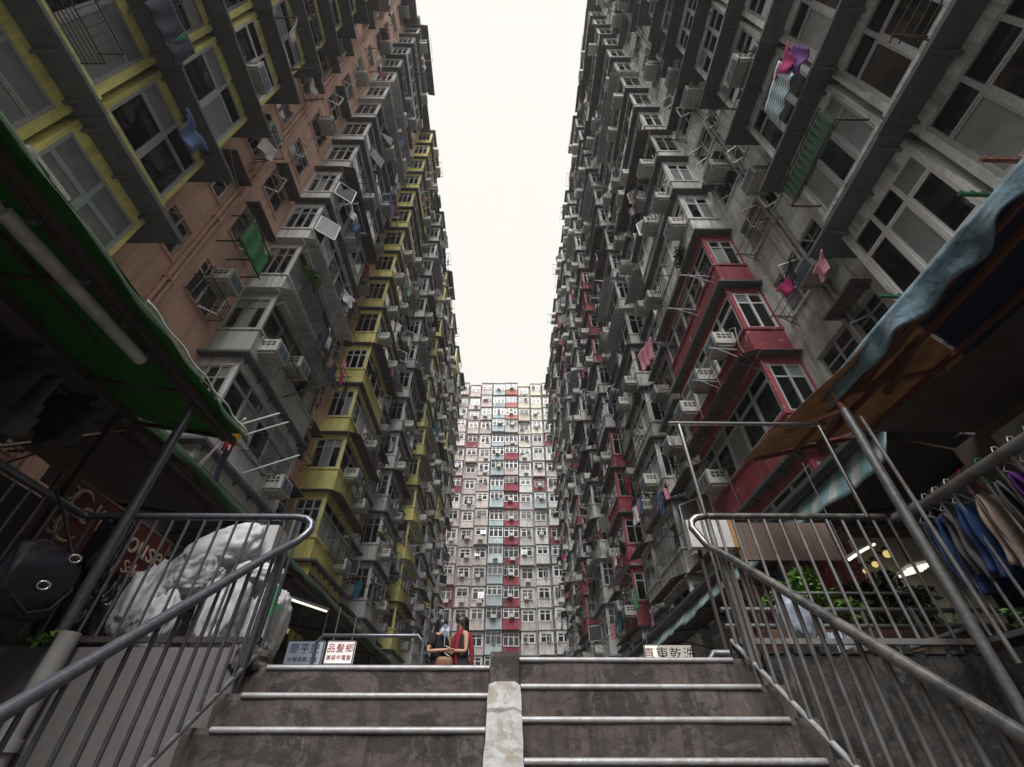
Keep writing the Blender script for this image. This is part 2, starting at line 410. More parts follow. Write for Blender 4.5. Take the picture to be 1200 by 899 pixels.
def canopy_mesh(side, L, P, ov, kind, oa=None, ob=None):
    m = MB(*SIDES[side]); z1, z0 = S - .031, S - .105; oa = ov if oa is None else oa; ob = ov if ob is None else ob
    if kind == 'slab':
        for (a, b, c, d) in ((-oa, L + ob, P + .002, P + ov), (-oa, -.002, 0, P + .002), (L + .002, L + ob, 0, P + .002)): m.box(a, b, c, d, z0, z1)
        k = max(2, int(L / .75) + 1)
        for i in range(k):
            u = .12 + (L - .3) * i / (k - 1)
            m.add([(u, P + .002, z0 - .001), (u + .05, P + .002, z0 - .001), (u, P + ov * .85, z0 - .001), (u + .05, P + ov * .85, z0 - .001), (u, P + .002, z0 - .11), (u + .05, P + .002, z0 - .11)],
                  [(0, 4, 5, 1), (4, 2, 3, 5), (0, 2, 4), (1, 5, 3), (0, 1, 3, 2)])
    else:                                                   # corrugated sheet on iron struts, sloping outwards
        o2 = ov + (.38 if ov > .15 else .2); n = int((L + 2 * ov) / .085); vs, fs = [], []
        for i in range(n + 1):
            u = -ov + (L + 2 * ov) * i / n; dz = .018 * (i % 2)
            vs += [(u, P + .01, z1 + .02 + dz - .06), (u, P + o2, z0 - .16 + dz), (u, P + .01, z1 + dz - .055), (u, P + o2, z0 - .175 + dz)]
        for i in range(n):
            a = i * 4; fs += [(a, a + 4, a + 5, a + 1), (a + 2, a + 3, a + 7, a + 6), (a + 1, a + 5, a + 7, a + 3)]
        m.add(vs, fs)
        k = max(2, int(L / 1.1) + 1)
        for i in range(k):
            u = .1 + (L - .2) * i / (k - 1); m.bar((u, P, z1 - .11), (u, P + o2 - .02, z0 - .20), .03); m.bar((u, P, z0 - .42), (u, P + o2 * .75, z0 - .17), .025)
        m.bar((-ov, P + o2 - .04, z0 - .195), (L + ov, P + o2 - .04, z0 - .195), .03)
        m.box(-ov, -.002, 0, P, z0, z0 + .03)
    return m
def curtain_mesh(side, L, P, hp, head, post, variant):
    r = random.Random(variant + 5); m = MB(*SIDES[side]); zt = S - head
    a, b = post + .05, L - post - .05; cut = r.choice((1, 1, .6, .45, .75)); fl = r.random() < .5
    x0, x1 = (a, a + (b - a) * cut) if fl else (b - (b - a) * cut, b); bot = hp - .2 if r.random() < .6 else hp + .5
    n = max(8, int((x1 - x0) / .07))
    m.sheet(lambda s, t: (x0 + (x1 - x0) * s, P - .17 + .03 * math.sin(s * n * 1.57 + 1.2 * math.sin(s * 9)), zt + .02 - (zt - bot) * t), n, 1, .006)
    return m
def grille_mesh(side, L, P, hp, head, post, npan, variant):
    m = MB(*SIDES[side]); zt = S - head; ztr = hp + (zt - hp) * .72; pw = (L - 2 * post) / npan; d = P - .13
    for i in range(npan):
        a, b = post + pw * i + .12, post + pw * (i + 1) - .1; z0, z1 = hp + .2, ztr - .16
        if variant % 3 == 0:
            for (p, q) in (((a, z0), (b, z0)), ((a, z1), (b, z1)), ((a, z0), (b, z1)), ((b, z0), (a, z1)), ((a, z0), (a, z1)), ((b, z0), (b, z1))): m.bar((p[0], d, p[1]), (q[0], d, q[1]), .014)
            c, e = (a + b) / 2, (z0 + z1) / 2
            for k in range(8):
                t0, t1 = k * math.pi / 4, (k + 1) * math.pi / 4; rr = min(b - a, z1 - z0) * .22
                m.bar((c + rr * math.cos(t0), d, e + rr * math.sin(t0)), (c + rr * math.cos(t1), d, e + rr * math.sin(t1)), .012)
        elif variant % 3 == 1:
            for k in range(4):
                z = z0 + (z1 - z0) * k / 3; m.bar((a, d, z), (b, d, z), .014)
            m.bar(((a + b) / 2 - .06, d, z0), ((a + b) / 2 - .06, d, z1), .012); m.bar(((a + b) / 2 + .06, d, z0), ((a + b) / 2 + .06, d, z1), .012)
        else:
            k = max(3, int((b - a) / .11))
            for j in range(k + 1):
                u = a + (b - a) * j / k; m.bar((u, d, z0 - .1), (u, d, z1 + .1), .012)
            m.bar((a, d, (z0 + z1) / 2), (b, d, (z0 + z1) / 2), .014)
    return m
CACHE = {}
def cached(key, fn):
    if key not in CACHE: CACHE[key] = fn()
    return CACHE[key]

# ------------------------------------------------------------------ blocks
SLOTS_AC, SLOTS_LAUNDRY, SLOTS_RACK = [], [], []          # filled while the blocks go up
class Block:
    def __init__(s, side, org, z0, label):
        s.side, s.org, s.z0 = side, org, z0
        s.f = SIDES[side][0]
        base = {'left': (org, 22, .57), 'right': (org, 22, .57), 'far': (0, org, .57)}[side]
        s.root = thing('apartment_block', label, 'apartment block', base)
    def W(s, u, w_, z):
        d = s.f(u, w_, z)
        return (d[0] + s.org, d[1], d[2]) if s.side != 'far' else (d[0], d[1] + s.org, d[2])
    def mb(s): return MB(s.W, SIDES[s.side][1])
    def bay(s, st, k):
        side = s.side; u0, u1, P = st['u0'], st['u1'], st['P']; L = u1 - u0; z = s.z0 + S * k
        hp, head, post, npan, style = st.get('hp', .92), st.get('head', .36), st.get('post', .055), st['npan'], st.get('style', 'box')
        vv = 1 if style == 'flat' else rng.randrange(4); amp = .5 if st['near'] else 1.0
        P = P + ((-.16, 0, .10, -.05) if side != 'far' else (-.2, .0, .25, .4))[vv] * amp; hp = hp + (-.10, 0, .12, .22)[vv] * amp; head = head + (.06, 0, -.04, .1)[vv] * amp
        loc = s.W(u0, 0, z); col = st['col'](k); near = st['near'] and k <= st.get('kn', 5)
        sid = (st['id'], vv)
        b = link('bay', cached(('shell', side, sid), lambda: bay_shell(side, L, P, hp, head, post, style).mesh('bay', col)), s.root, loc, col)
        v = rng.randrange(9)
        fm, panes = cached(('win', side, sid, v), lambda: (lambda r: (r[0].mesh('window_frame', 'alu'), r[1]))(window_parts(side, L, P, hp, head, post, npan, style != 'flat', v, st.get('tr', .72))))
        link('window_frame', fm, b, loc, rng.choice(st.get('frames', ['alu', 'alu', 'aludark', 'alubright', 'aludark', 'greensash'])))
        gl = 'glass' if st['near'] else 'farglass'
        if near:
            for i, p in enumerate(panes):
                def mk(p=p):
                    m = MB(*SIDES[side]); pane_mesh(m, p); return m.mesh('pane', gl)
                link('pane', cached(('pane', side, sid, v, i), mk), b, loc, 'frosted' if rng.random() < .3 else None)
        else:
            def mk():
                m = MB(*SIDES[side])
                for p in panes: pane_mesh(m, p)
                return m.mesh('glazing', gl)
            link('glazing', cached(('glz', side, sid, v), mk), b, loc)
        ck = 'slab' if st.get('slab') or rng.random() < .74 else 'tin'
        if st.get('ck'): ck = st['ck'](k) or ck
        ov = st.get('ov', .22)
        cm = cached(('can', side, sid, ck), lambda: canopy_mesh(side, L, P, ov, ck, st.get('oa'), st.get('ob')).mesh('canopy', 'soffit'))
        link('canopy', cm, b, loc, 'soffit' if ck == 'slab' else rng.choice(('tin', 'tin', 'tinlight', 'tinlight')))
        if st['near'] and rng.random() < .8:
            cv = rng.randrange(4)
            link('curtain', cached(('cur', side, sid, cv), lambda: curtain_mesh(side, L, P, hp, head, post, cv).mesh('curtain', 'curtgrey')), b, loc,
                 rng.choice(('curtwhite', 'curtgrey', 'curtgrey', 'curtgreen', 'curtbrown', 'curtpink')))
        if near and rng.random() < .75:
            gv = rng.randrange(3)
            link('security_grille', cached(('gri', side, sid, gv), lambda: grille_mesh(side, L, P, hp, head, post, npan, gv).mesh('security_grille', 'alu')), b, loc)
        where = (side, st['name'], k)
        na = st.get('nac', 2); offs = [L * (i + .5) / na + rng.uniform(-.25, .25) for i in range(na)]
        for q, u in enumerate(offs):
            if rng.random() < st.get('pac', .62) * .72:
                SLOTS_AC.append(dict(b=s, u=u0 + u, w=P - .05, z=z + (hp + .02 if rng.random() < .6 else .45), where=where, q=q, small=not st['near']))
        if rng.random() < st.get('prack', .5) * 1.5:
            SLOTS_RACK.append((s, b, u0 + rng.uniform(.2, max(.25, L - 1.5)), P, z + hp - rng.uniform(.0, .25), where, L))
    def wallpanel(s, u0, u1, wins, k, col, key, thick=.25):
        """a storey of the set back wall with real window openings"""
        z = s.z0 + S * k; loc = s.W(u0, 0, z)
        def mk():
            m = MB(*SIDES[s.side]); x = 0; L = u1 - u0
            for (a, b, za, zb) in wins:
                a -= u0; b -= u0
                m.box(x, a, -thick, 0, 0, S); m.box(a, b, -thick, 0, 0, za); m.box(a, b, -thick, 0, zb, S)
                m.box(a - .05, b + .05, .001, .05, za - .07, za - .004); x = b
            m.box(x, L, -thick, 0, 0, S); return m.mesh('wall', col)
        wl = link('wall', cached(('wall', s.side, key), mk), s.root, loc, col)
        for i, (a, b, za, zb) in enumerate(wins):
            v = rng.randrange(3)
            def mkf():
                m = MB(*SIDES[s.side]); A, B = a - u0, b - u0; n = 2 if B - A < 1.15 else 3; zz = za + (zb - za) * .72
                for i2 in range(n + 1):
                    c = min(max(A + (B - A) * i2 / n, A + .025), B - .025); m.box(c - .026, c + .026, -.14, -.075, za, zb)
                m.box(A, B, -.139, -.076, za, za + .05); m.box(A, B, -.139, -.076, zb - .05, zb); m.box(A, B, -.139, -.07, zz - .022, zz + .022)
                if v:                                        # a sash swung out
                    c0 = A + (B - A) * (v - 1) / n; wd = (B - A) / n - .04; an = R(62 if v == 1 else 48)
                    for (p, q) in (((0, za + .05), (wd, za + .05)), ((0, zz), (wd, zz)), ((0, za + .05), (0, zz)), ((wd, za + .05), (wd, zz))):
                        m.bar((c0 + p[0] * math.cos(an), -.07 + p[0] * math.sin(an), p[1]), (c0 + q[0] * math.cos(an), -.07 + q[0] * math.sin(an), q[1]), .04)
                return m.mesh('window', 'alu')
            wd_ = link('window', cached(('uw', s.side, key, i, v), mkf), wl, loc, rng.choice(('alu', 'alu', 'alubright', 'aludark')))
            def mkp():
                m = MB(*SIDES[s.side]); m.box(a - u0 + .02, b - u0 - .02, -.108, -.102, za + .03, zb - .03); return m.mesh('pane', 'farglass')
            link('pane', cached(('up', s.side, key, i), mkp), wl, loc)
            r = rng.random()
            if r < .4:
                def mkc():
                    m = MB(*SIDES[s.side]); m.box(a - u0 - .12, b - u0 + .12, .002, .42, zb + .1, zb + .15)
                    for u in (a - u0, b - u0 - .04): m.box(u, u + .04, .002, .32, zb + .02, zb + .098)
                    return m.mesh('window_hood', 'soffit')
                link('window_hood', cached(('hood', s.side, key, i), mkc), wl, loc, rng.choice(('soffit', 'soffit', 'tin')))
            where = (s.side, key[0], k)
            if rng.random() < .42: SLOTS_AC.append(dict(b=s, u=(a + b) / 2 + rng.uniform(-.2, .2), w=-.02, z=z + (zb - .42 if rng.random() < .6 else za - .5), where=where, q=i, small=not key[1]))
            if rng.random() < .45: SLOTS_RACK.append((s, wl, a - .05, 0.0, z + za - .05, where, b - a + .5))
        return wl

def name_const(c): return lambda k: c
def pick(main, p, others, seed, upto=99):
    def f(k):
        r = random.Random(seed * 100 + k)
        return main if (k <= upto and r.random() < p) else r.choice(others)
    return f
left = Block('left', -8.1, 3.06, 'tall peach and yellow apartment block on the left with stacked bays and canopies')
right = Block('right', 7.1, 2.48, 'tall pale apartment block on the right with crimson and grey white bays')
NB = ['alu', 'alu', 'alu', 'greensash', 'alubright']
LST = [dict(name='nearest yellow column', u0=-.2, u1=2.85, P=.85, col=name_const('yellow'), npan=3, style='flat', post=.14, hp=.62, head=.36, ov=.5, ob=.06, near=1, slab=1, pac=.3, nac=1, prack=.5, tr=.7),
       dict(name='second yellow column', u0=2.97, u1=4.85, P=.85, col=name_const('yellow'), npan=2, style='flat', post=.09, hp=.62, head=.36, ov=.47, oa=.05, near=1, slab=1, pac=.3, nac=1, prack=.5, tr=.68),
       dict(name='near grey column', u0=8.7, u1=13.0, P=1.2, col=pick('greywhite', .8, ['palewall', 'greenish'], 3), npan=5, near=1, ck=lambda k: 'tin' if k == 2 else None, nac=3, pac=.6, prack=.7),
       dict(name='yellow bay column', u0=16.2, u1=20.0, P=1.25, col=pick('yellow', .86, ['greywhite', 'palewall'], 4), npan=4, near=1, kn=3, nac=2),
       dict(name='middle grey column', u0=23.9, u1=27.2, P=1.3, col=pick('greywhite', .7, ['white', 'palewall'], 5), npan=4, near=1, kn=-1, nac=2),
       dict(name='far yellow column', u0=31.0, u1=34.7, P=1.25, col=pick('yellow', .78, ['greywhite'], 6), npan=4, near=0, nac=2),
       dict(name='sixth column', u0=37.4, u1=40.4, P=1.25, col=pick('greywhite', .75, ['white', 'palewall'], 8), npan=3, near=0, nac=2),
       dict(name='seventh column', u0=43.0, u1=45.8, P=1.2, col=pick('yellow', .4, ['greywhite', 'white'], 9), npan=3, near=0, nac=1),
       dict(name='last column', u0=48.2, u1=51.4, P=1.2, col=pick('greywhite', .6, ['white'], 10), npan=3, near=0, nac=1)]
RST = [dict(name='nearest pale column', u0=-.2, u1=2.78, P=.75, col=name_const('palewall'), npan=4, style='flat', post=.12, hp=.62, head=.36, ov=.45, ob=.06, near=1, slab=1, pac=.2, nac=1, prack=.5, tr=.7, frames=NB),
       dict(name='second pale column', u0=2.9, u1=4.7, P=.75, col=name_const('palewall'), npan=3, style='flat', post=.08, hp=.62, head=.36, ov=.43, oa=.05, near=1, slab=1, pac=.2, nac=1, prack=.5, tr=.7, frames=NB),
       dict(name='near crimson column', u0=7.9, u1=12.4, P=1.0, col=pick('red', .95, ['palewall'], 23, 3), npan=5, near=1, ck=lambda k: 'tin' if k == 1 else None, nac=3, pac=.7),
       dict(name='white bay column', u0=15.6, u1=18.5, P=1.1, col=pick('white', .8, ['greywhite', 'palewall'], 24), npan=3, near=1, kn=4, nac=2),
       dict(name='middle crimson column', u0=22.6, u1=25.4, P=1.1, col=pick('red', .62, ['palewall', 'greywhite', 'white'], 25, 10), npan=3, near=1, kn=-1, nac=2),
       dict(name='middle white column', u0=29.2, u1=32.2, P=1.1, col=pick('white', .8, ['greywhite', 'palewall'], 26), npan=3, near=0, nac=2),
       dict(name='far crimson column', u0=36.6, u1=39.4, P=1.1, col=pick('red', .5, ['white', 'salmon', 'greywhite'], 27), npan=3, near=0, nac=2),
       dict(name='seventh column', u0=42.4, u1=45.0, P=1.1, col=pick('white', .85, ['salmon'], 28), npan=3, near=0, nac=1),
       dict(name='last column', u0=47.6, u1=50.6, P=1.1, col=pick('red', .4, ['white', 'salmon', 'greywhite'], 29), npan=3, near=0, nac=1)]
# narrow bays that fill the set back walls farther along
def narrow(sts, cols, seed):
    out_ = []
    for i, (a, b) in enumerate(zip(sts, sts[1:])):
        out_.append(a)
        if b['u0'] - a['u1'] > 2.3 and a['u1'] > 12 and not (a['u1'] == 13.0):
            c = (a['u1'] + b['u0']) / 2; hw = min(.85, (b['u0'] - a['u1']) / 2 - .55)
            out_.append(dict(name='narrow bays by ' + a['name'], u0=c - hw, u1=c + hw, P=.7, col=pick(cols[i % len(cols)], .6, ['greywhite', 'white', 'greenish'], seed + i), npan=2, near=0, nac=1, pac=.7, prack=.6, minor=1))
    return out_ + [sts[-1]]
LST = narrow(LST, ['greywhite', 'peach', 'palewall'], 40); RST = narrow(RST, ['white', 'greywhite', 'palewall'], 50)
for i, st in enumerate(LST + RST): st['id'] = i
for blk, sts, nlev, wcol, u_end in ((left, LST, 15, lambda u: 'peach' if u < 20 else 'greywhite', 52.5), (right, RST, 16, lambda u: 'palewall' if u < 30 else 'white', 52.0)):
    for st in sts:
        for k in range(nlev): blk.bay(st, k)
    gaps = []
    wide = [q for q in sts if not q.get('minor')]; minors = [q for q in sts if q.get('minor')]
    for a, b in zip(wide, wide[1:] + [None]):
        if b is not None and b['u0'] - a['u1'] > .5: gaps.append((a['u1'], b['u0'], a['name']))
    gaps.append((sts[-1]['u1'], u_end, sts[-1]['name']))
    for gi, (a, b, nm) in enumerate(gaps):
        wd = b - a; mid = a + wd * .44; nearg = gi < 2
        wins = [(a + .75, a + 1.55, .95, 2.05), (b - 1.55, b - .42, .8, 2.1)] if wd > 2.6 else [(a + .3, min(a + 1.2, b - .2), .9, 2.0)]
        if wd > 3.3 and gi > 1: wins = [(a + .5, a + 1.3, .95, 2.05), (a + wd / 2 - .45, a + wd / 2 + .35, .9, 2.0), (b - 1.4, b - .42, .8, 2.1)]
        if any(a < q['u0'] < b for q in minors): wins = [w_ for w_ in ((a + .12, a + .5, .95, 2.05), (b - .52, b - .12, .9, 2.05))]
        for k in range(nlev): blk.wallpanel(a, b, wins, k, wcol(a), ('recess after the ' + nm, nearg, gi))
        m = blk.mb()                                          # drain pipes up the set back wall
        for u in (mid, mid + .16, a + .25) if nearg else (mid, mid + .2, a + .2, b - .2):
            m.tube([blk.W(u, .07, blk.z0 - 1) if False else (u, .07, blk.z0 - 1), (u, .07, blk.z0 + S * nlev)], .05, 8)
            for k in range(nlev): m.box(u - .07, u + .07, 0.001, .13, blk.z0 + S * k + .4, blk.z0 + S * k + .46)
        part('drain_pipe', m, 'peach' if wcol(a) == 'peach' else 'oldpipe', blk.root)
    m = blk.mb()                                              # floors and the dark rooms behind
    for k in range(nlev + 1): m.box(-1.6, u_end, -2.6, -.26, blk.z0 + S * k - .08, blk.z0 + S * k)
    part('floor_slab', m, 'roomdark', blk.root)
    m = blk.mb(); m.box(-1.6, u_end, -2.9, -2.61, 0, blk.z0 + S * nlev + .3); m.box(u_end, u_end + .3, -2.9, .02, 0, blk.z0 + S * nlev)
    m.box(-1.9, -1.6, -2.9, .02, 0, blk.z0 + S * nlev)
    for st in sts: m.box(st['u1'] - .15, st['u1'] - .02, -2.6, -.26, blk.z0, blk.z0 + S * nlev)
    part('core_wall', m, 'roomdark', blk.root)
    m = blk.mb(); m.box(-1.6, sts[0]['u0'], -.3, sts[0]['P'], blk.z0, blk.z0 + S * nlev); part('end_wall', m, wcol(0), blk.root)
    m = blk.mb(); zt = blk.z0 + S * nlev
    m.box(-1.6, u_end, -.25, 0, zt, zt + .9); m.box(-1.6, u_end, -2.6, 0, zt, zt + .05)
    for st in sts: m.box(st['u0'], st['u1'], .002, st['P'], zt + .002, zt + .12 + .5 * (st['id'] % 3 == 1))
    part('roof_parapet', m, 'greywhite', blk.root)
    m = blk.mb(); m.box(-1.6, u_end, .004, 1.0, zt + .005, zt + .115); u = 2.0
    while u < u_end - 1.5:
        l_ = rng.uniform(.3, 1.6); m.box(u, u + l_, rng.uniform(.2, .7), rng.uniform(.85, 1.16), zt + .12, zt + rng.uniform(.25, 1.0)); u += l_ + rng.uniform(.1, .9)
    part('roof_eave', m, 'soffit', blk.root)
    for u, d in ((9.5, 1.6), (24.5, 2.2), (38, 1.5), (49, 2.4)):
        m = blk.mb(); m.box(u, u + 2.2, -2.4, -.4, zt + .06, zt + d); part('roof_hut', m, 'greywhite', blk.root)

far = Block('far', 64.0, .3, 'pale pink, blue, crimson and white apartment block closing the far end')
FE = [-11.1, -9.0, -6.9, -4.8, -2.65, -.5, 1.7, 3.9, 6.0, 8.1, 10.2]
FC = ['farwhite', 'pink', 'pink', 'pink', 'blue', 'red', 'farwhite', 'farwhite', 'farwhite', 'farwhite']
FN = ['outermost left', 'pale pink left', 'second pink', 'third pink', 'light blue', 'crimson', 'first white', 'second white', 'third white', 'outermost right']
for i in range(10):
    u0, u1 = FE[i], FE[i + 1]; P = (.25, .85, .35, .75, 1.1, 1.0, .45, .85, 1.1, .4)[i]
    up = 'salmon' if FC[i] == 'red' else ('cream' if FC[i] == 'farwhite' else FC[i])
    ins = .16 if i not in (4, 5) else .05
    st = dict(name=FN[i] + ' column', id=100 + i, u0=u0 + ins, u1=u1 - ins, P=P, npan=3 if i in (4, 5) else 2, near=0, hp=1.05, head=.34 if i not in (4, 5) else .22, post=.2 if i not in (4, 5) else .05,
              col=(lambda k, a=FC[i], b=up, i=i: b if k >= 15 + (i % 3) else (a if random.Random(i * 50 + k).random() < .72 else ('farwhite', 'greywhite', 'pink', 'red', 'blue', 'farwhite')[(i * 3 + k * 5) % 6])),
              frames=['alubright', 'alubright', 'alu'], ov=.1, slab=1, nac=1, pac=.5, prack=.45)
    for k in range(3, 20): far.bay(st, k)
m = far.mb(); m.box(-16, 16, -.5, 0.0, .3, 54.3); part('wall', m, 'farwhite', far.root)
m = far.mb(); m.box(-16, -2.5, -.5, .15, 54.302, 54.9); m.box(-2.4, 3.6, -.5, .15, 54.302, 54.75); m.box(3.7, 16, -.5, .3, 54.302, 55.2); part('roof_parapet', m, 'cream', far.root)
m = far.mb(); m.box(-9.5, -2.9, -4, -.6, 54.31, 55.6); part('roof_hut', m, 'tinlight', far.root)
m = far.mb(); m.box(3.9, 9.5, -4, -.6, 54.31, 56.6); part('roof_hut', m, 'cream', far.root)

# unseen block added across the road behind the camera to shade the stairs
bk = thing('apartment_block', 'unseen grey apartment block added behind the viewer to shade the stairs', 'apartment block', (0, -22, -1.72))
m = MB(); m.box(-40, 40, -30, -22, -1.718, 21.5); part('wall', m, 'greywhite', bk)
m = MB()
for k in range(7): m.box(-40.1, 40.1, -21.999, -21.6, 1.2 + 2.8 * k, 1.4 + 2.8 * k)
part('ledge', m, 'soffit', bk)
m = MB()
for k in range(7):
    for i in range(20): m.box(-38 + 4 * i, -36 + 4 * i, -21.999, -21.95, 2.2 + 2.8 * k, 3.6 + 2.8 * k)
part('glazing', m, 'farglass', bk)

# ------------------------------------------------------------------ drying racks (parts of the blocks)
def rack_mesh(side, ln, d, n):
    m = MB(*SIDES[side])
    for u in (0, ln): m.bar((u, 0, 0), (u, d, .06), .03); m.bar((u, 0, -.3), (u, d * .7, .03), .022)
    for j in range(n):
        w_ = d * (j + 1) / n - .03; m.bar((-.1, w_, .06 * w_ / d + .01), (ln + .1, w_, .06 * w_ / d + .01), .018)
    return m
def cage_mesh(side, ln, d):
    m = MB(*SIDES[side]); h = .55
    for z in (0, h): m.bar((0, d, z), (ln, d, z), .02); m.bar((0, 0, z), (0, d, z), .02); m.bar((ln, 0, z), (ln, d, z), .02)
    k = int(ln / .11)
    for j in range(k + 1): m.bar((ln * j / k, d, 0), (ln * j / k, d, h), .012)
    for j in range(5): m.bar((0, d * (j + 1) / 6, 0), (ln, d * (j + 1) / 6, 0), .012)
    return m
SLOTS_RACK = [t for t in SLOTS_RACK if not (t[5][1] == 'second pale column' and t[5][2] in (1, 2, 3))]
SLOTS_RACK.sort(key=lambda t: Vector(t[0].W(t[2], t[3], t[4])).length)
nr = {'left': 0, 'right': 0, 'far': 0}
for (blk, par, u, P, z, where, L) in SLOTS_RACK:
    if nr[blk.side] >= 298: continue
    nr[blk.side] += 1
    ln = min(1.3, max(.7, L - .5)); d = rng.choice((.55, .75, .95)) if blk.side != 'far' else .5; loc = blk.W(u, P + .002, z)
    if rng.random() < .72:
        n_ = rng.choice((2, 3, 4)); link('drying_rack', cached(('rack', blk.side, round(ln, 1), d, n_), lambda: rack_mesh(blk.side, round(ln, 1), d, n_).mesh('drying_rack', 'iron')), par, loc, rng.choice(('iron', 'iron', 'galv', 'alu')))
        SLOTS_LAUNDRY.append((blk, u, P + d * .75, z + .05, ln, where))
    else:
        link('rack_cage', cached(('cage', blk.side, round(ln, 1)), lambda: cage_mesh(blk.side, round(ln, 1), .45).mesh('rack_cage', 'iron')), par, loc)

# ------------------------------------------------------------------ air conditioners
def ac_case(side):
    m = MB(*SIDES[side]); m.box(-.33, .33, 0, .56, 0, .42); m.box(-.345, .345, .54, .575, -.012, .432)
    m.box(-.28, -.24, -.02, .5, -.07, -.001); m.box(.24, .28, -.02, .5, -.07, -.001)
    return m
def ac_face(side):
    m = MB(*SIDES[side]); m.box(-.285, .285, .576, .584, .05, .37)
    for j in range(6): m.box(-.285, .285, .585, .594, .07 + .05 * j, .09 + .05 * j)
    for s_ in (-1, 0, 1): m.box(s_ * .27 - .012, s_ * .27 + .012, .595, .603, .05, .37)
    return m
def ac_vent(side):
    m = MB(*SIDES[side])
    for j in range(2):
        for i in range(3): m.box(-.336, -.332, .10 + .135 * i, .20 + .135 * i, .19 + .1 * j, .25 + .1 * j)
    return m
SLOTS_AC = [t for t in SLOTS_AC if not (t['where'][1] == 'second pale column' and t['where'][2] in (1, 2, 3))]
SLOTS_AC.sort(key=lambda t: Vector(t['b'].W(t['u'], t['w'], t['z'])).length)
BLKN = {'left': 'left block', 'right': 'right block', 'far': 'far block'}
ACS = ['boxy', 'squat', 'stained', 'pale', 'bulky']
rest = {}
seenlab = {}
def uniq(base, extras=('', ' nearer the camera', ' further along', ' at the far end', ' set lower', ' beside it')):
    n_ = seenlab.get(base, 0); seenlab[base] = n_ + 1
    return base + extras[min(n_, len(extras) - 1)]
MAX_AC = 290; nac = 0
for t in SLOTS_AC:
    blk = t['b']; side = blk.side; loc = blk.W(t['u'], t['w'], t['z'])
    if nac < MAX_AC and loc[1] > 1.0:
        nac += 1; nm = t['where'][1]; k = t['where'][2]
        lab = uniq(f"window air conditioner, {BLKN[side]}, {nm}, {ORD[k + 1]} floor")
        r = thing('air_conditioner', lab, 'air conditioner', loc, 'window air conditioners on the blocks')
        link('case', cached(('acc', side), lambda: ac_case(side).mesh('case', 'acwhite')), r, loc, rng.choice(('acwhite', 'acwhite', 'acgrey')))
        link('grille', cached(('acf', side), lambda: ac_face(side).mesh('grille', 'acgrille')), r, loc)
        if not t['small']:
            hv_ = rng.randrange(3)
            def mkh():
                m = MB(*SIDES[side]); r = random.Random(hv_); m.tube([(-.3, .05, .35), (-.42, .12, .42), (-.5 - .1 * hv_, .15, .2), (-.46, .08, -.25), (-.38 - .1 * hv_, .03, -.6 - .3 * hv_)], .016, 6); return m.mesh('hose', 'oldpipe')
            link('hose', cached(('hose', side, hv_), mkh), r, loc)
        if not t['small']: link('side_vent', cached(('acv', side), lambda: ac_vent(side).mesh('side_vent', 'acdark')), r, loc)
    else:
        m = rest.setdefault(side, MB(*SIDES[side])); m.map = ID; f = SIDES[side][0]
        c = [(-.33, 0, 0), (.33, 0, 0), (.33, .56, 0), (-.33, .56, 0), (-.33, 0, .42), (.33, 0, .42), (.33, .56, .42), (-.33, .56, .42)]
        m.hexa([tuple(Vector(loc) + Vector(f(*q))) for q in c])
for sd, mm in rest.items():
    o = link('air_conditioners', mm.mesh('air_conditioners', 'acwhite')); o['kind'] = 'stuff'; o['label'] = 'small far air conditioner boxes dotted over the ' + BLKN[sd]

# ------------------------------------------------------------------ laundry
def outline(kind):
    if kind == 'shirt': return lambda x, z: abs(x) < .25 if z < -.22 else (abs(x) < .27 + (.17 * (1 + z / .22) if True else 0) and not (abs(x) < .09 and z > -.05)) , .46, .62
    if kind == 'trousers': return lambda x, z: (abs(x) < .21) and not (z < -.3 and abs(x) < .015 + .03 * (-z - .3)), .22, .95
    if kind == 'towel': return lambda x, z: True, .26, .75
    if kind == 'sheet': return lambda x, z: True, .62, 1.15
    return lambda x, z: abs(x) < .17 + .16 * max(0, -z - .25) / .6, .34, .88
def garment(kind, seed, side):
    inside, hw, h = outline(kind); r = random.Random(seed); nx, nz = 14, 14; m = MB(*SIDES[side]); th = .012
    ph = [r.uniform(0, 6) for _ in range(4)]; amp = r.uniform(.018, .045)
    def pos(i, j, e):
        x = -hw + 2 * hw * i / nx; z = -h * j / nz; t = -z / h
        y = amp * (.3 + t) * math.sin(x * 15 + ph[0] + 2 * t) + .04 * t * math.sin(3 * t + ph[1]) + e
        return (x * (1 - .12 * t * (1 + math.sin(ph[2]))) + .03 * t * math.sin(ph[3]), y, z + .02 * math.sin(x * 9 + ph[1]))
    keep = {(i, j) for i in range(nx) for j in range(nz) if inside(-hw + 2 * hw * (i + .5) / nx, -h * (j + .5) / nz)}
    idx = {}; vs, fs = [], []
    def V(i, j, s_):
        if (i, j, s_) not in idx: idx[(i, j, s_)] = len(vs); vs.append(pos(i, j, th * s_))
        return idx[(i, j, s_)]
    for (i, j) in keep:
        a = [(i, j), (i + 1, j), (i + 1, j + 1), (i, j + 1)]
        fs.append(tuple(V(*q, 0) for q in a)); fs.append(tuple(V(*q, 1) for q in reversed(a)))
        for (di, dj, p, q) in ((0, -1, 0, 1), (1, 0, 1, 2), (0, 1, 2, 3), (-1, 0, 3, 0)):
            if (i + di, j + dj) not in keep: fs.append((V(*a[q], 0), V(*a[p], 0), V(*a[p], 1), V(*a[q], 1)))
    m.add(vs, fs, True); return m
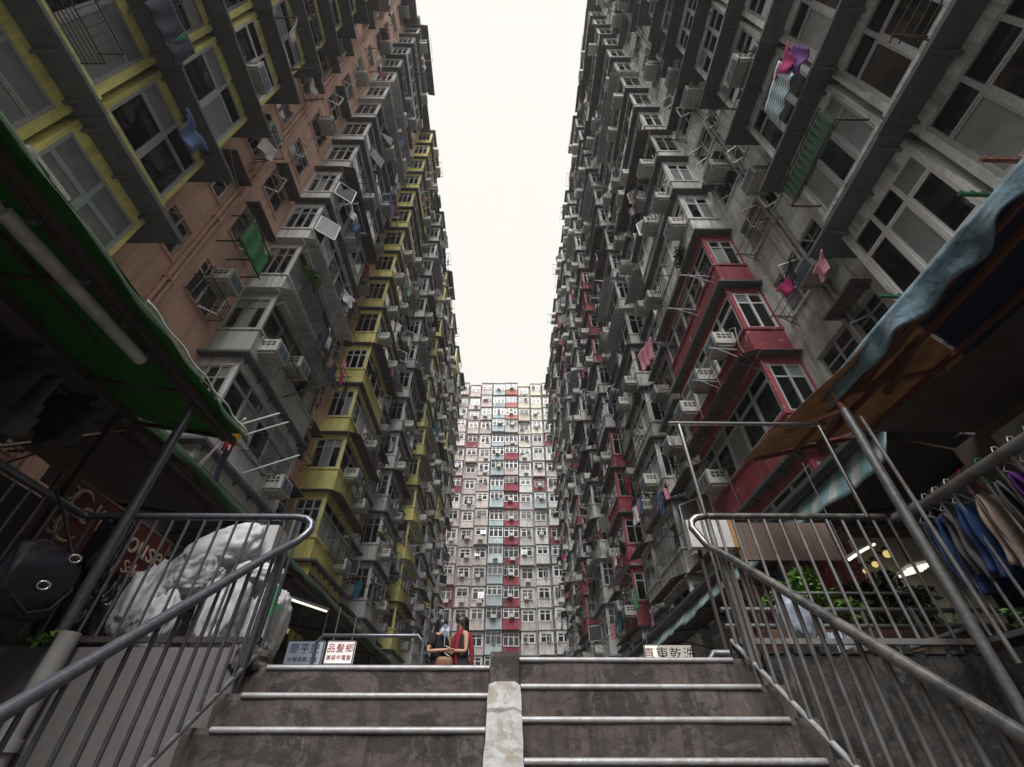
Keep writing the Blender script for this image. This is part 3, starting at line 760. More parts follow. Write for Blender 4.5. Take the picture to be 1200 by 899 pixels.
KW = {'cwhite': 'white', 'cblue': 'blue', 'cnavy': 'navy', 'cgrey': 'grey', 'cpink': 'pink', 'cmagenta': 'magenta', 'cred': 'red', 'cgreen': 'green', 'cpurple': 'purple',
      'corange': 'orange', 'cblack': 'black', 'clilac': 'lilac', 'ctan': 'tan', 'cteal': 'teal'}
CL = ['cwhite'] * 5 + ['cblue', 'cnavy', 'cnavy', 'cgrey', 'cgrey', 'cpink', 'cmagenta', 'cred', 'cblack', 'cblack', 'cteal', 'ctan', 'cwhite']
KN = {'shirt': 'shirt', 'trousers': 'trousers', 'towel': 'towel', 'sheet': 'bed_sheet', 'dress': 'dress'}
def hang(side, loc, kind, col, lab, group='laundry drying on the blocks', seed=0, scale=1.0, rot=0, cat=None):
    o = link(KN[kind], cached(('gar', side, kind, seed), lambda: garment(kind, seed, side).mesh(KN[kind], 'cwhite')), None, loc, col)
    o.scale = (scale,) * 3; o.rotation_euler = (0, 0, rot)
    return tag(o, lab, cat or KN[kind].replace('_', ' '), group)
ng = 0
for (blk, u, w_, z, ln, where) in SLOTS_LAUNDRY:
    if rng.random() > (.62 if blk.side != 'far' else .45) or ng > 420: continue
    if where[2] < 4 and ('nearest' in where[1] or 'second' in where[1]): continue
    n_ = rng.choice((1, 2, 3)); pos = u + .15
    for q in range(n_):
        kd = rng.choice(('shirt', 'shirt', 'trousers', 'towel', 'towel', 'dress') + (('sheet',) if n_ == 1 else ())); cl = rng.choice(CL); ng += 1
        lab = uniq(f"{KW[cl]} {KN[kd].replace('_', ' ')} drying, {BLKN[blk.side]}, {where[1]}, {ORD[where[2] + 1]} floor")
        hang(blk.side, blk.W(pos + .2, w_, z), kd, cl, lab, seed=rng.randrange(3), rot=rng.uniform(-.5, .5)); pos += .42

# ------------------------------------------------------------------ ground, terrace, stairs
m = MB(); m.box(-400, 400, -400, 600, -2.4, -1.72); struct(link('ground', m.mesh('ground', 'paving')))
m = MB()
m.box(-60, -3.32, -8, 3.385, -1.716, .55); m.box(3.16, 60, -8, 3.385, -1.716, .55); m.box(-60, 60, 3.387, 70, -1.716, .54)
struct(link('courtyard', m.mesh('courtyard', 'paving')))
m = MB(); m.box(-3.32, -1.66, 3.36, 3.52, -1.716, .63); m.box(-3.48, -3.321, -2, 3.52, -1.716, .63)
solo('retaining_wall', m, 'render', 'smooth grey retaining wall below the left railing and the white bags', 'retaining wall')
m = MB(); m.box(1.66, 3.3, 3.36, 3.56, -1.716, .60); m.box(3.145, 3.36, -2, 3.36, -1.716, .605)
# rough broken top
for i in range(9):
    x = 1.7 + i * .17; m.box(x, x + rng.uniform(.08, .16), 3.35, 3.5, .601, .601 + rng.uniform(.01, .05))
solo('retaining_wall', m, 'mossy', 'black mouldy retaining wall below the right railing', 'retaining wall')
st_root = link('stairs', None, None, (0, 3.37, .57)); struct(st_root)
def rough_box(x0, x1, y0, y1, z0, z1, seed, amp=.008, nseg=14):
    """step block with a slightly uneven front edge"""
    m = MB(); vs = []
    for i in range(nseg + 1):
        x = x0 + (x1 - x0) * i / nseg
        d = amp * noise.noise(Vector((x * 4, seed * 3.1, 0))); e = amp * .6 * noise.noise(Vector((x * 6, seed * 1.7, 5)))
        vs += [(x, y0 + d, z0), (x, y0 + d * .5, z1 - .03), (x, y0 + .012 + d, z1 + e * .4), (x, y1, z1), (x, y1, z0)]
    fs = []
    for i in range(nseg):
        a = i * 5
        for k in range(4): fs.append((a + k, a + 5 + k, a + 6 + k, a + 1 + k))
    m.add(vs, fs); n = len(vs); m.add(vs[:5], [(0, 1, 2, 3, 4)]); m.add(vs[-5:], [(4, 3, 2, 1, 0)]); return m
for i in range(13):
    y0 = 3.37 - .215 * i
    for (x0, x1, zt, n0, n1) in ((-1.62 - .03 * (i > 0), -.105, .532 - .171 * i, -1.51, -.104), (.085, 1.62 + .03 * (i > 0), .578 - .172 * i, .087, 1.46 + .03 * (i > 0))):
        yb = y0 + (.24 if i else .6)
        sp = part('step', rough_box(x0, x1, y0, yb, -1.716, zt, i * 2 + (x0 > 0)), 'concrete', st_root)
        m = MB(); pts = [(n0 + (n1 - n0) * k / 12, y0 + .004 + .003 * noise.noise(Vector((k * 1.3, i, x0))), zt - .012) for k in range(13)]
        m.tube(pts, .0165, 10); part('nosing', m, 'nosing', sp)
# centre divider: a broken block on top, then a sloping kerb in cracked pieces
def wedge(y0, y1, j, seed, lift=0.0, x0=-.1, x1=.085):
    m = MB(); r = random.Random(seed); n = 6; vs = []
    zf = lambda y: .425 + lift - .8 * (3.165 - y)
    for a in range(n + 1):
        for e in range(7):
            x = x0 + (x1 - x0) * e / 6; y = y0 + (y1 - y0) * a / n
            if a == 0: y += j * noise.noise(Vector((x * 14, seed, 0)))
            if a == n: y += j * noise.noise(Vector((x * 14, seed + 1, 0)))
            z = zf(y) + .006 * noise.noise(Vector((x * 12, y * 9, seed))) - (.012 if e in (0, 6) else 0)
            vs.append((x + (.006 * noise.noise(Vector((y * 9, e, seed))) if e in (0, 6) else 0), y, z))
    fs = [(a * 7 + e, a * 7 + e + 1, a * 7 + 8 + e, a * 7 + 7 + e) for a in range(n) for e in range(6)]
    m.add(vs, fs)
    for a in range(n):
        for e, fl in ((0, 0), (6, 1)):
            p, q = vs[a * 7 + e], vs[(a + 1) * 7 + e]; g = [p, q, (q[0], q[1], -1.7), (p[0], p[1], -1.7)]; m.add(g if fl else g[::-1], [(0, 1, 2, 3)])
    for a in (0, n):
        for e in range(6):
            p, q = vs[a * 7 + e], vs[a * 7 + e + 1]; g = [p, q, (q[0], q[1], -1.7), (p[0], p[1], -1.7)]; m.add(g, [(0, 1, 2, 3)])
    return m
dv = part('divider', rough_box(-.1, .082, 3.325, 3.9, .2, .607, 77, .02), 'concrete', st_root)
part('kerb_piece', wedge(2.985, 3.16, .02, 3), 'dividerconcrete', dv)
part('kerb_piece', wedge(2.52, 2.965, .02, 4, -.004), 'dividerconcrete', dv)
part('kerb_piece', wedge(.5, 2.505, .01, 8, -.01), 'dividerconcrete', dv)
# rough broken stone at the flight tops
def rock(name, c, r3, seed, mat, label, cat='stone'):
    bm = bmesh.new(); bmesh.ops.create_icosphere(bm, subdivisions=3, radius=1)
    for v in bm.verts:
        d = 1 + .35 * noise.noise(v.co * 1.6 + Vector((seed, 0, 0))) + .12 * noise.noise(v.co * 4 + Vector((0, seed, 0)))
        v.co = Vector((v.co.x * r3[0], v.co.y * r3[1], v.co.z * r3[2])) * d
    me = bpy.data.meshes.new(name); bm.to_mesh(me); bm.free(); me.materials.append(MATS[mat])
    return tag(link(name, me, None, c), label, cat)
rock('broken_kerb', (-1.66, 3.46, .56), (.13, .16, .10), 3, 'concrete', 'broken concrete kerb end at the left top of the stairs', 'kerb')
rock('broken_kerb', (1.60, 3.50, .57), (.11, .14, .12), 8, 'mossy', 'broken concrete kerb end at the right top of the stairs', 'kerb')
m = MB(); m.tube([(-2.80, 3.30, .70), (-2.83, 3.27, -1.7)], .062, 10); m.tube([(-2.80, 3.29, .1), (-2.80, 3.29, .16)], .072, 10)
solo('downpipe', m, 'oldpipe', 'pale downpipe on the grey retaining wall at left', 'pipe')

# ------------------------------------------------------------------ railings
def railing(side, rail, balu, label):
    sg = -1 if side == 'left' else 1
    xo, xs, zr = (3.3, 1.60, 1.535) if side == 'left' else (3.15, 1.53, 1.56)
    rr = .028 if side == 'left' else .027
    root = thing('railing', label, 'railing', (sg * xs, 3.4, .6))
    rl = (lambda y: 1.33 - .75 * (3.37 - y)) if side == 'left' else (lambda y: 1.30 - .725 * (3.35 - y))
    top = [(sg * xo, -1.0, zr), (sg * xo, 3.30, zr), (sg * (xo - .012), 3.37, zr), (sg * (xo - .06), 3.40, zr)] if side == 'left' else [(sg * 3.0, 3.40, zr)]
    top += [(sg * 2.3, 3.405, zr + .003), (sg * (xs + .16), 3.40, zr), (sg * (xs + .04), 3.40, zr), (sg * (xs - .04), 3.40, zr - .012), (sg * (xs - .085), 3.395, zr - .05), (sg * (xs - .095), 3.39, zr - .10), (sg * (xs - .075), 3.37, zr - .155),
            (sg * (xs - .04), 3.33, rl(3.33) + .01), (sg * (xs - .015), 3.25, rl(3.25)), (sg * xs, 3.1, rl(3.1)), (sg * xs, 2.0, rl(2.0)), (sg * xs, .5, rl(.5))]
    m = MB(); m.tube(top, rr, 12); part('handrail', m, rail, root)
    m = MB()
    if side == 'left': m.bar((sg * xo, -1, .69), (sg * xo, 3.4, .69), .04)
    else: m.tube([(sg * xo, -1.0, zr - .01), (sg * xo, 3.2, zr - .01), (sg * (xo - .02), 3.30, zr + .0), (sg * (xo - .09), 3.38, zr - .02)], .04, 12)
    if side == 'right': m.bar((sg * xo, -1, .67), (sg * xo, 3.4, .67), .03)
    m.bar((sg * xo, 3.40, .68), (sg * (xs + .02), 3.40, .68), .035); part('bottom_rail', m, 'iron' if side == 'left' else balu, root)
    m = MB(); zb = (lambda y: .65 - .80 * (3.44 - y)) if side == 'left' else (lambda y: .68 - .755 * (3.44 - y)); m.tube([(sg * xs, 3.46, zb(3.46)), (sg * xs, .9, zb(.9))], .016, 8); part('stair_bottom_rail', m, 'galv' if side == 'left' else 'alu', root)
    br = .0098 if side == 'left' else .0115
    def bal(a, b, name='baluster', r_=br, mt=balu):
        mm = MB(); mm.tube([a, b], r_, 6); part(name, mm, mt, root)
    n = int((xo - xs) / .124)
    for i in range(1, n + 1):
        x = sg * (xs + .124 * i); bal((x, 3.40, zr - .02), (x, 3.40, .66 if i % 4 else .5))
    for i in range(1, 30):
        y = 3.4 - .124 * i; bal((sg * xo, y, zr - .02), (sg * xo, y, .69))
    for i in range(0, 19):
        y = 3.40 - .118 * i; zt_ = rl(y) if y < 3.3 else zr - .04
        bal((sg * xs, y, zt_), (sg * xs, y, zb(y) - .005))
    for (x, y, z0, z1, r_) in ((xs + .05, 3.40, .4, zr - .03, .022), (xs + .0, 3.24, .1, rl(3.24), .02), (xs, 1.5, -.9, rl(1.5), .02)):
        bal((sg * x, y, z1), (sg * x, y, z0), 'post', r_, balu)
    return root
railing('left', 'railblue', 'railblue', 'dark blue grey tube railing round the left landing and down the stairs')
railing('right', 'railworn', 'railgrey', 'rusty grey tube railing round the right landing and down the stairs')

# left awning post, right awning post, polished frame
m = MB(); m.tube([(-2.92, 3.36, 2.66), (-2.92, 3.36, -1.7)], .039, 12); solo('awning_post', m, 'railblue', 'blue grey round post holding the green awning at left', 'post')
r_ = thing('awning_post', 'grey round post with jubilee clip holding the brown awning at right', 'post', (2.9, 3.1, .55))
m = MB(); m.tube([(2.93, 3.12, 2.42), (2.9, 3.12, -1.7)], .036, 12); part('tube', m, 'galv', r_)
m = MB(); m.tube([(2.93, 3.12, 2.62), (2.93, 3.12, 2.40)], .03, 10); part('inner_tube', m, 'rustred', r_)
m = MB(); m.tube([(2.98, 3.06, 2.3), (3.0, 3.05, .5)], .016, 8); part('rod', m, 'railgrey', r_)
r_ = thing('pipe_frame', 'polished steel pipe frame standing on the right railing', 'frame', (1.57, 3.38, 1.56))
m = MB(); m.tube([(1.47, 3.38, 2.45), (2.93, 3.38, 2.45)], .02, 10); part('top_bar', m, 'steel', r_)
for x in (1.565, 2.85):
    m = MB(); m.tube([(x, 3.38, 2.43), (x, 3.38, 1.55)], .0175, 10); part('upright', m, 'steel', r_)

# ------------------------------------------------------------------ left green awning
r_ = thing('green_awning', 'translucent green tarpaulin awning on dark bars at upper left', 'awning', (-2.8, 2, 2.6))
m = MB(); m.sheet(lambda s, t: (-2.74 - 1.30 * t, -1.5 + 5.45 * s + .12 * t, 2.69 + .27 * t - .06 * math.sin(math.pi * t) + .018 * math.sin(s * 40 + t * 5) * t + .022 * math.sin(s * 13)), 60, 10, .004)
part('tarpaulin', m, 'tarpgreen', r_)
m = MB(); m.sheet(lambda s, t: (-2.735 + .03 * t + .012 * math.sin(s * 46), -1.5 + 5.5 * s, 2.69 - (.07 + .02 * math.sin(s * 21) + .014 * math.sin(s * 57)) * t), 110, 3, .004)
part('valance', m, 'tarpgreen2', r_)
m = MB(); m.sheet(lambda s, t: (-2.70 + .012 * math.sin(s * 30), 2.2 + 1.85 * s, 2.70 - (.022 + .008 * math.sin(s * 25)) * t), 50, 2, .004); part('clear_edge', m, 'tarpedge', r_)
for (x, z, t_) in ((-2.82, 2.60, .05), (-2.93, 2.64, .05), (-3.45, 2.79, .04), (-4.02, 2.90, .05)):
    m = MB(); m.bar((x, -1.5, z), (x, 3.98, z), t_); part('long_bar', m, 'iron', r_)
for y in (.6, 2.0, 3.2, 3.93):
    m = MB(); m.bar((-2.8, y, 2.62), (-4.05, y + .12, 2.90), .035); part('cross_bar', m, 'iron', r_)
r_ = thing('tube_fitting', 'unlit grey fluorescent tube fitting under the green awning', 'light fitting', (-3.0, 2.1, 2.56))
m = MB(); m.tube([(-3.02, 1.42, 2.55), (-2.97, 2.70, 2.55)], .05, 12); part('tube_cover', m, 'acgrey', r_)
m = MB(); m.tube([(-3.06, 1.40, 2.60), (-2.97, 2.72, 2.60)], .025, 8)
for y in (1.5, 1.95, 2.35, 2.66): m.box(-3.03, -2.92, y, y + .03, 2.59, 2.62)
part('batten', m, 'galv', r_)
m = MB(); m.tube([(-3.03, 1.42, 2.57), (-3.06, 1.30, 2.62), (-3.2, 1.2, 2.66), (-3.35, .9, 2.66)], .016, 6); part('cable', m, 'oldpipe', r_)

# second left awning along the shops
r_ = thing('shop_awning', 'long dark awning with green rim above the left shops', 'awning', (-4.2, 10, 3.1))
m = MB(); m.sheet(lambda s, t: (-4.2 - 2.7 * t, 4.2 + 19 * s, 3.14 + .42 * t + .012 * math.sin(s * 160)), 120, 4, .01); part('roof_sheet', m, 'tin', r_)
m = MB(); m.sheet(lambda s, t: (-4.19 + .03 * math.sin(s * 50) * t, 4.1 + 19.2 * s, 3.155 - (.10 + .025 * math.sin(s * 63) + .02 * math.sin(s * 171)) * t + .05 * (t < .2)), 160, 3, .006); part('rim', m, 'tarpgreen2' if 'tarpgreen2' in MATS else 'tarpgreen', r_)
for x, z in ((-4.25, 3.06), (-4.6, 3.12)):
    m = MB(); m.bar((x, 4.1, z), (x, 23.2, z), .05); part('long_bar', m, 'iron', r_)
for i in range(8):
    y = 4.4 + 2.6 * i; m = MB(); m.bar((-4.25, y, 3.06), (-6.9, y, 3.45), .045); m.bar((-4.25, y, 3.06), (-6.9, y, 2.6), .03); part('bracket', m, 'iron', r_)
# dark roof of the near left stall and the wall behind it
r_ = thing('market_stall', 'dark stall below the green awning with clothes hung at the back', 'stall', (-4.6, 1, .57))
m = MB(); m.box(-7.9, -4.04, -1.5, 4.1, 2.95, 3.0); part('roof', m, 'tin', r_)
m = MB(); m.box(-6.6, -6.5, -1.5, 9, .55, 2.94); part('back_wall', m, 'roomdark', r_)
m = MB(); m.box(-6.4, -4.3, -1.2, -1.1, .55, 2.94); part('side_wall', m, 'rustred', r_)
for y in (1.2, 3.9):
    m = MB(); m.bar((-4.1, y, .55), (-4.1, y, 2.94), .06); part('post', m, 'iron', r_)
m = MB(); m.bar((-4.32, 1.4, 2.86), (-4.32, 4.0, 2.86), .03); part('clothes_rail', m, 'iron', r_)
m = MB(); m.box(-4.75, -4.7, 1.9, 3.95, .55, 1.98); part('front_board', m, 'rustred', r_)
for i, (y, kd, cl) in enumerate(((2.5, 'dress', 'cgreyjean'), (2.75, 'shirt', 'cblack'), (3.0, 'shirt', 'cgreyjean'), (3.22, 'dress', 'cgrey'), (3.45, 'shirt', 'cblack'), (3.68, 'shirt', 'cgreyjean'))):  # dark clothes, colours deepened further to hold the awning's shade
    hang('far', (-4.32, y, 2.84), kd, cl, f"{('dark grey dress', 'black shirt', 'dark grey shirt', 'pale grey dress', 'black shirt', 'dark grey shirt')[i]} darkened for shade on the stall rail, {('nearest the camera', 'second from camera', 'third from camera', 'fourth from camera', 'fifth from camera', 'farthest along')[i]}", 'clothes on the stall rail', i % 3, .75, .3)
# salon sign
r_ = thing('salon_sign', 'red beauty salon sign with cream lettering behind the left railing', 'sign', (-4.2, 4.75, 1.9))
m = MB(); m.box(-4.26, -4.2, 3.88, 5.66, 1.62, 2.2); part('panel', m, 'signred', r_)
m = MB()
for (a, b) in (((3.87, 1.61), (5.67, 1.61)), ((3.87, 2.21), (5.67, 2.21)), ((3.87, 1.61), (3.87, 2.21)), ((5.67, 1.61), (5.67, 2.21))): m.bar((-4.205, a[0], a[1]), (-4.205, b[0], b[1]), .02)
part('border', m, 'wood', r_)
def lettering(txt, parent, loc, size, mat, rot, ext=.004, name='lettering', shear=0, space=1):
    cu = bpy.data.curves.new(name, 'FONT'); cu.body = txt; cu.size = size; cu.extrude = ext; cu.align_x = 'CENTER'; cu.align_y = 'CENTER'; cu.shear = shear; cu.space_character = space
    cu.resolution_u = 3; cu.materials.append(MATS[mat]); t_ = bpy.data.objects.new('tmp', cu); C.objects.link(t_); bpy.context.view_layer.update()
    me = bpy.data.meshes.new_from_object(t_.evaluated_get(bpy.context.evaluated_depsgraph_get())); me.name = name
    bpy.data.objects.remove(t_); o = link(name, me, parent, loc); o.rotation_euler = rot; return o
FX = (R(90), 0, R(90)); FY = (R(90), 0, 0)
lettering('choHouse', r_, (-4.193, 4.95, 1.99), .34, 'signcream', FX)
lettering('Beauty Salon', r_, (-4.193, 5.02, 1.74), .19, 'signcream', FX)
m = MB()                                                   # flourished capital E
def sw(pts, r0=.012): m.tube([(-4.192, 4.22 + p[0], 1.92 + p[1]) for p in pts], [r0 * (.4 + 1.0 * math.sin(math.pi * i / (len(pts) - 1))) + .003 for i in range(len(pts))], 6)
sp = lambda cx, cz, a0, a1, ra, rb, n=18: [(cx + (ra + (rb - ra) * i / n) * math.cos(a0 + (a1 - a0) * i / n), cz + (ra + (rb - ra) * i / n) * math.sin(a0 + (a1 - a0) * i / n)) for i in range(n + 1)]
sw(sp(0, .12, .6, 5.3, .12, .13)); sw(sp(0, -.10, 1.0, 5.9, .12, .15)); sw(sp(-.17, .14, 0, 7.5, .10, .02), .008); sw(sp(-.15, -.16, 1, -5.5, .09, .02), .008); sw([(.0, .02), (.1, .0), (.22, .08), (.30, .18)], .008)
part('lettering', m, 'signcream', r_)

# Chinese hanging signs
def hsign(label, x0, x1, y, z0, z1, mat, lines, inkmats, tilt=0.0):
    c = ((x0 + x1) / 2, y, (z0 + z1) / 2); r_ = thing('shop_sign', label, 'sign', c)
    m = MB(); m.box(x0, x1, y, y + .09, z0, z1); part('face', m, mat, r_)
    m = MB()
    for (a, b) in (((x0, z0), (x1, z0)), ((x0, z1), (x1, z1)), ((x0, z0), (x0, z1)), ((x1, z0), (x1, z1))): m.bar((a[0], y - .002, a[1]), (b[0], y - .002, b[1]), .02)
    for x in (x0 + .1, x1 - .1): m.bar((x, y + .04, z1), (x, y + .04, 3.05), .02)
    part('frame', m, 'galv', r_)
    for (t, fz, sz), ink in zip(lines, inkmats): lettering(t, r_, (c[0], y - .006, z0 + (z1 - z0) * fz), sz, ink, FY, .003, space=1.12)
    return r_
hsign('grey white shop sign with blue Chinese lettering at left of the stairs top', -4.93, -4.12, 11.7, 1.86, 2.33, 'signglow', (('廖平記', .64, .215), ('水喉渠務工程', .2, .105)), ('signblue', 'signblue'))
hsign('glowing white shop sign with red Chinese lettering beside the blue lettered one', -4.04, -3.42, 11.7, 1.88, 2.33, 'litsign2', (('品髮鄉', .66, .19), ('美容中電髮', .26, .105)), ('signredink', 'signredink'))
hsign('lit cream dry cleaner sign with dark Chinese lettering behind the right stairs', 3.92, 5.25, 14.6, 2.30, 2.83, 'litsign', (('真東乾洗', .52, .36),), ('signink',))
r_ = thing('banner_sign', 'tall narrow white sign with red characters behind the white bags', 'sign', (-4.36, 8.9, 1.9))
m = MB(); m.box(-4.42, -4.12, 8.9, 8.93, 1.5, 2.45); part('face', m, 'signwhite', r_)
for i, ch in enumerate('美髮'): lettering(ch, r_, (-4.27, 8.893, 2.1 - .27 * i), .24, 'signink', FY, .003)
r_ = thing('tube_lamp', 'lit fluorescent tube under the left shop awning', 'lamp', (-4.3, 9.2, 2.5))
m = MB(); m.tube([(-4.40, 8.7, 2.53), (-4.15, 9.2, 2.55)], .02, 8); m.tube([(-4.13, 9.25, 2.55), (-3.7, 10.2, 2.57)], .02, 8); part('tube', m, 'tubelight', r_)
m = MB(); m.bar((-4.42, 8.7, 2.575), (-3.68, 10.22, 2.61), .05); part('batten', m, 'galv', r_)
# left shops behind
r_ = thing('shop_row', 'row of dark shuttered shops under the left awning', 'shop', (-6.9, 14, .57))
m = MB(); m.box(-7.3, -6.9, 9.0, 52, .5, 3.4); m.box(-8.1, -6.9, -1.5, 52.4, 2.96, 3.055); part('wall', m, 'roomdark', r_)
for i in range(9):
    m = MB(); y = 9.4 + 3.3 * i
    for j in range(14): m.box(-6.899, -6.87 - .012 * (j % 2), y, y + 2.6, .6 + j * .15, .74 + j * .15)
    part('shutter', m, 'galv', r_)
for i, y in enumerate((12.6, 17.5)):
    m = MB(); m.tube([(-4.55, y, .54), (-4.55, y, 3.1)], .035, 8); solo('awning_post', m, 'iron', ('thin dark post carrying the left shop awning beside the lettered signs', 'thin dark post carrying the left shop awning farther along')[i], 'post')
# low hoop rails at the stairs top
for i, (xa, xb, y, z) in enumerate(((-2.55, -1.15, 7.0, 1.46), (-2.0, -1.8, 4.9, .74), (1.55, 1.95, 4.0, .72))):
    m = MB(); m.tube([(xa - .02, y, .54), (xa - .02, y, z - .08), (xa + .05, y, z), (xb - .05, y, z), (xb + .02, y, z - .08), (xb + .02, y, .54)], .025, 8)
    solo('hoop_rail', m, ('railblue', 'galv', 'galv')[i], ('low dark hoop rail on the landing left of the two women', 'small pale hoop rail by the left kerb end', 'small pale hoop rail by the right kerb end')[i], 'rail')

# ------------------------------------------------------------------ bags
def bag(label, c, r3, seed, mat='trashwhite', tie=(0, 0, 1), cat='rubbish bag', group='white rubbish bags heaped behind the left railing', knot=True, wr=1.0):
    bm = bmesh.new(); bmesh.ops.create_icosphere(bm, subdivisions=5, radius=1)
    T = Vector(tie).normalized(); S_ = Vector((seed * 3.7, seed * 1.3, 0))
    for v in bm.verts:
        p = v.co.copy(); up = p.dot(T)
        q = p.copy()
        for a in range(3): q[a] = math.copysign(abs(p[a]) ** .82, p[a])
        d = .90 + .15 * noise.noise(p * 1.5 + S_) + wr * .05 * (1 - abs(noise.noise(p * 3.2 + S_)) * 3) * .6
        perp = (p - T * up); ang = math.atan2(perp.cross(T).length and perp.dot(T.orthogonal()), perp.dot(T.cross(T.orthogonal())))
        g = max(0, up - .25) / .75
        pq = p + T * (.55 * noise.noise(p * 2.2 - S_)); along = T * pq.dot(T)
        an1 = Vector(((pq - along) * 4.6 + along * 1.3)); an2 = Vector(((pq - along) * 2.2 + along * 8.5))
        d += wr * .085 * g * math.sin(ang * 9 + 3 * noise.noise(p * 2 + S_)) - .10 * wr * (.42 - abs(noise.noise(an1 - S_))) ** 2 * 2 - .05 * wr * max(0, .3 - abs(noise.noise(an2 + S_))) - .012 * wr * abs(noise.noise(p * 12 + S_)) + .02
        if knot and up > .9: q += T * (up - .9) * 3.2; d *= 1 - .0 * up
        v.co = Vector((q.x * r3[0], q.y * r3[1], q.z * r3[2])) * d
        if v.co.z < -r3[2] * .82: v.co.z = -r3[2] * .82
    for f in bm.faces: f.smooth = True
    me = bpy.data.meshes.new('rubbish_bag'); bm.to_mesh(me); bm.free(); me.materials.append(MATS[mat])
    return tag(link('rubbish_bag', me, None, c), label, cat, group)
bag('long swollen white rubbish bag lying across the top of the heap', (-2.50, 4.02, 1.47), (.42, .2, .2), 1, tie=(.3, -.3, -.9), knot=False).rotation_euler = (0, R(-30), 0)
bag('white rubbish bag with knotted printed top in the middle of the heap', (-2.42, 3.72, 1.16), (.20, .16, .15), 2, tie=(.3, -.5, .8), wr=1.5)
bag('leftmost white rubbish bag beside the black bags', (-2.70, 3.66, .95), (.155, .16, .27), 3, tie=(.35, -.3, 1), wr=1.3)
bag('small white rubbish bag with pinched top, low in the heap', (-2.46, 3.58, .80), (.135, .12, .19), 4, tie=(.1, -.3, 1), wr=1.5)
b5 = bag('square standing white rubbish bag in the front of the heap', (-2.09, 3.66, .90), (.19, .16, .27), 5, knot=False, wr=1.4)
b6 = bag('rightmost white rubbish bag with green print at the heap end', (-1.79, 3.76, .84), (.15, .16, .29), 6, knot=False, wr=1.3)
bag('flat grey white rubbish bag behind the heap', (-2.10, 3.98, 1.27), (.23, .17, .11), 7, knot=False)
bag('crumpled small white bag squeezed beside the salon sign', (-2.84, 3.92, 1.22), (.10, .12, .09), 9, tie=(-1, -.5, .3), wr=1.6)
m = MB()
for (x, z, a, b) in ((-1.70, 1.00, .055, .07), (-1.67, .90, .05, .05), (-1.70, .70, .06, .025), (-1.72, .655, .05, .02), (-1.745, 1.06, .03, .03)):
    P_ = []
    for i in range(9):
        t = 2 * math.pi * i / 9; P_.append((x + a * (1 + .3 * math.sin(3 * t)) * math.cos(t), z + b * math.sin(t)))
    # printed patch pressed on the bag face
    k = len(m.v); m.add([(p[0], 3.52 - .0 + .12 * abs(p[0] + 1.74), p[1]) for p in P_] + [(p[0], 3.515 + .12 * abs(p[0] + 1.74), p[1]) for p in P_], [tuple(range(9, 18))] + [(i, (i + 1) % 9, 9 + (i + 1) % 9, 9 + i) for i in range(9)])
PRINT = m
bag('shiny black rubbish bag between the white heap and the post', (-2.97, 3.70, .84), (.18, .18, .27), 13, 'blackplastic', (0, -.2, 1), group='black bags at the left railing', wr=1.5)
bag('black rubbish bag tied to the left railing corner', (-3.05, 3.47, 1.33), (.13, .11, .24), 15, 'blackplastic', (.1, 0, 1), group='black bags at the left railing', wr=1.6)
bag('low black rubbish bag under the left railing corner', (-3.12, 3.62, .84), (.2, .18, .28), 17, 'blackplastic', (.1, 0, 1), group='black bags at the left railing', wr=1.3)
bb = bag('large dark purple black carrier bag hung over the left railing', (-3.0, 3.04, .93), (.11, .28, .25), 19, 'bagfabric', (0, .3, 1), cat='carrier bag', group='black bags at the left railing', knot=False, wr=.6); bb.name = 'carrier_bag'
def under(name, mb, mat, o): return part(name, mb, mat, o)
m = MB()
for (y, z) in ((3.10, 1.10), (3.0, .90)):
    m = MB(); m.tube([(-2.885 + .02 * math.cos(t), y + .025 * math.cos(t), z + .025 * math.sin(t)) for t in [i * .7 for i in range(10)]], .007, 6); under('eyelet', m, 'chrome', bb)
m = MB(); m.tube([(-2.9, 2.86, .80), (-2.885, 3.0, .74), (-2.9, 3.16, .80), (-2.91, 3.24, .94), (-2.97, 3.14, 1.16), (-3.15, 3.08, 1.42), (-3.29, 3.06, 1.575), (-3.36, 3.06, 1.4)], .011, 6); under('strap', m, 'bagfabric', bb)
m = MB(); m.box(-2.5, -2.08, 4.02, 4.3, 1.42, 1.74); m.box(-2.5, -2.08, 4.02, 4.3, .55, 1.419)
solo('foam_box', m, 'foam', 'grey foam board box standing behind the white bags', 'box')
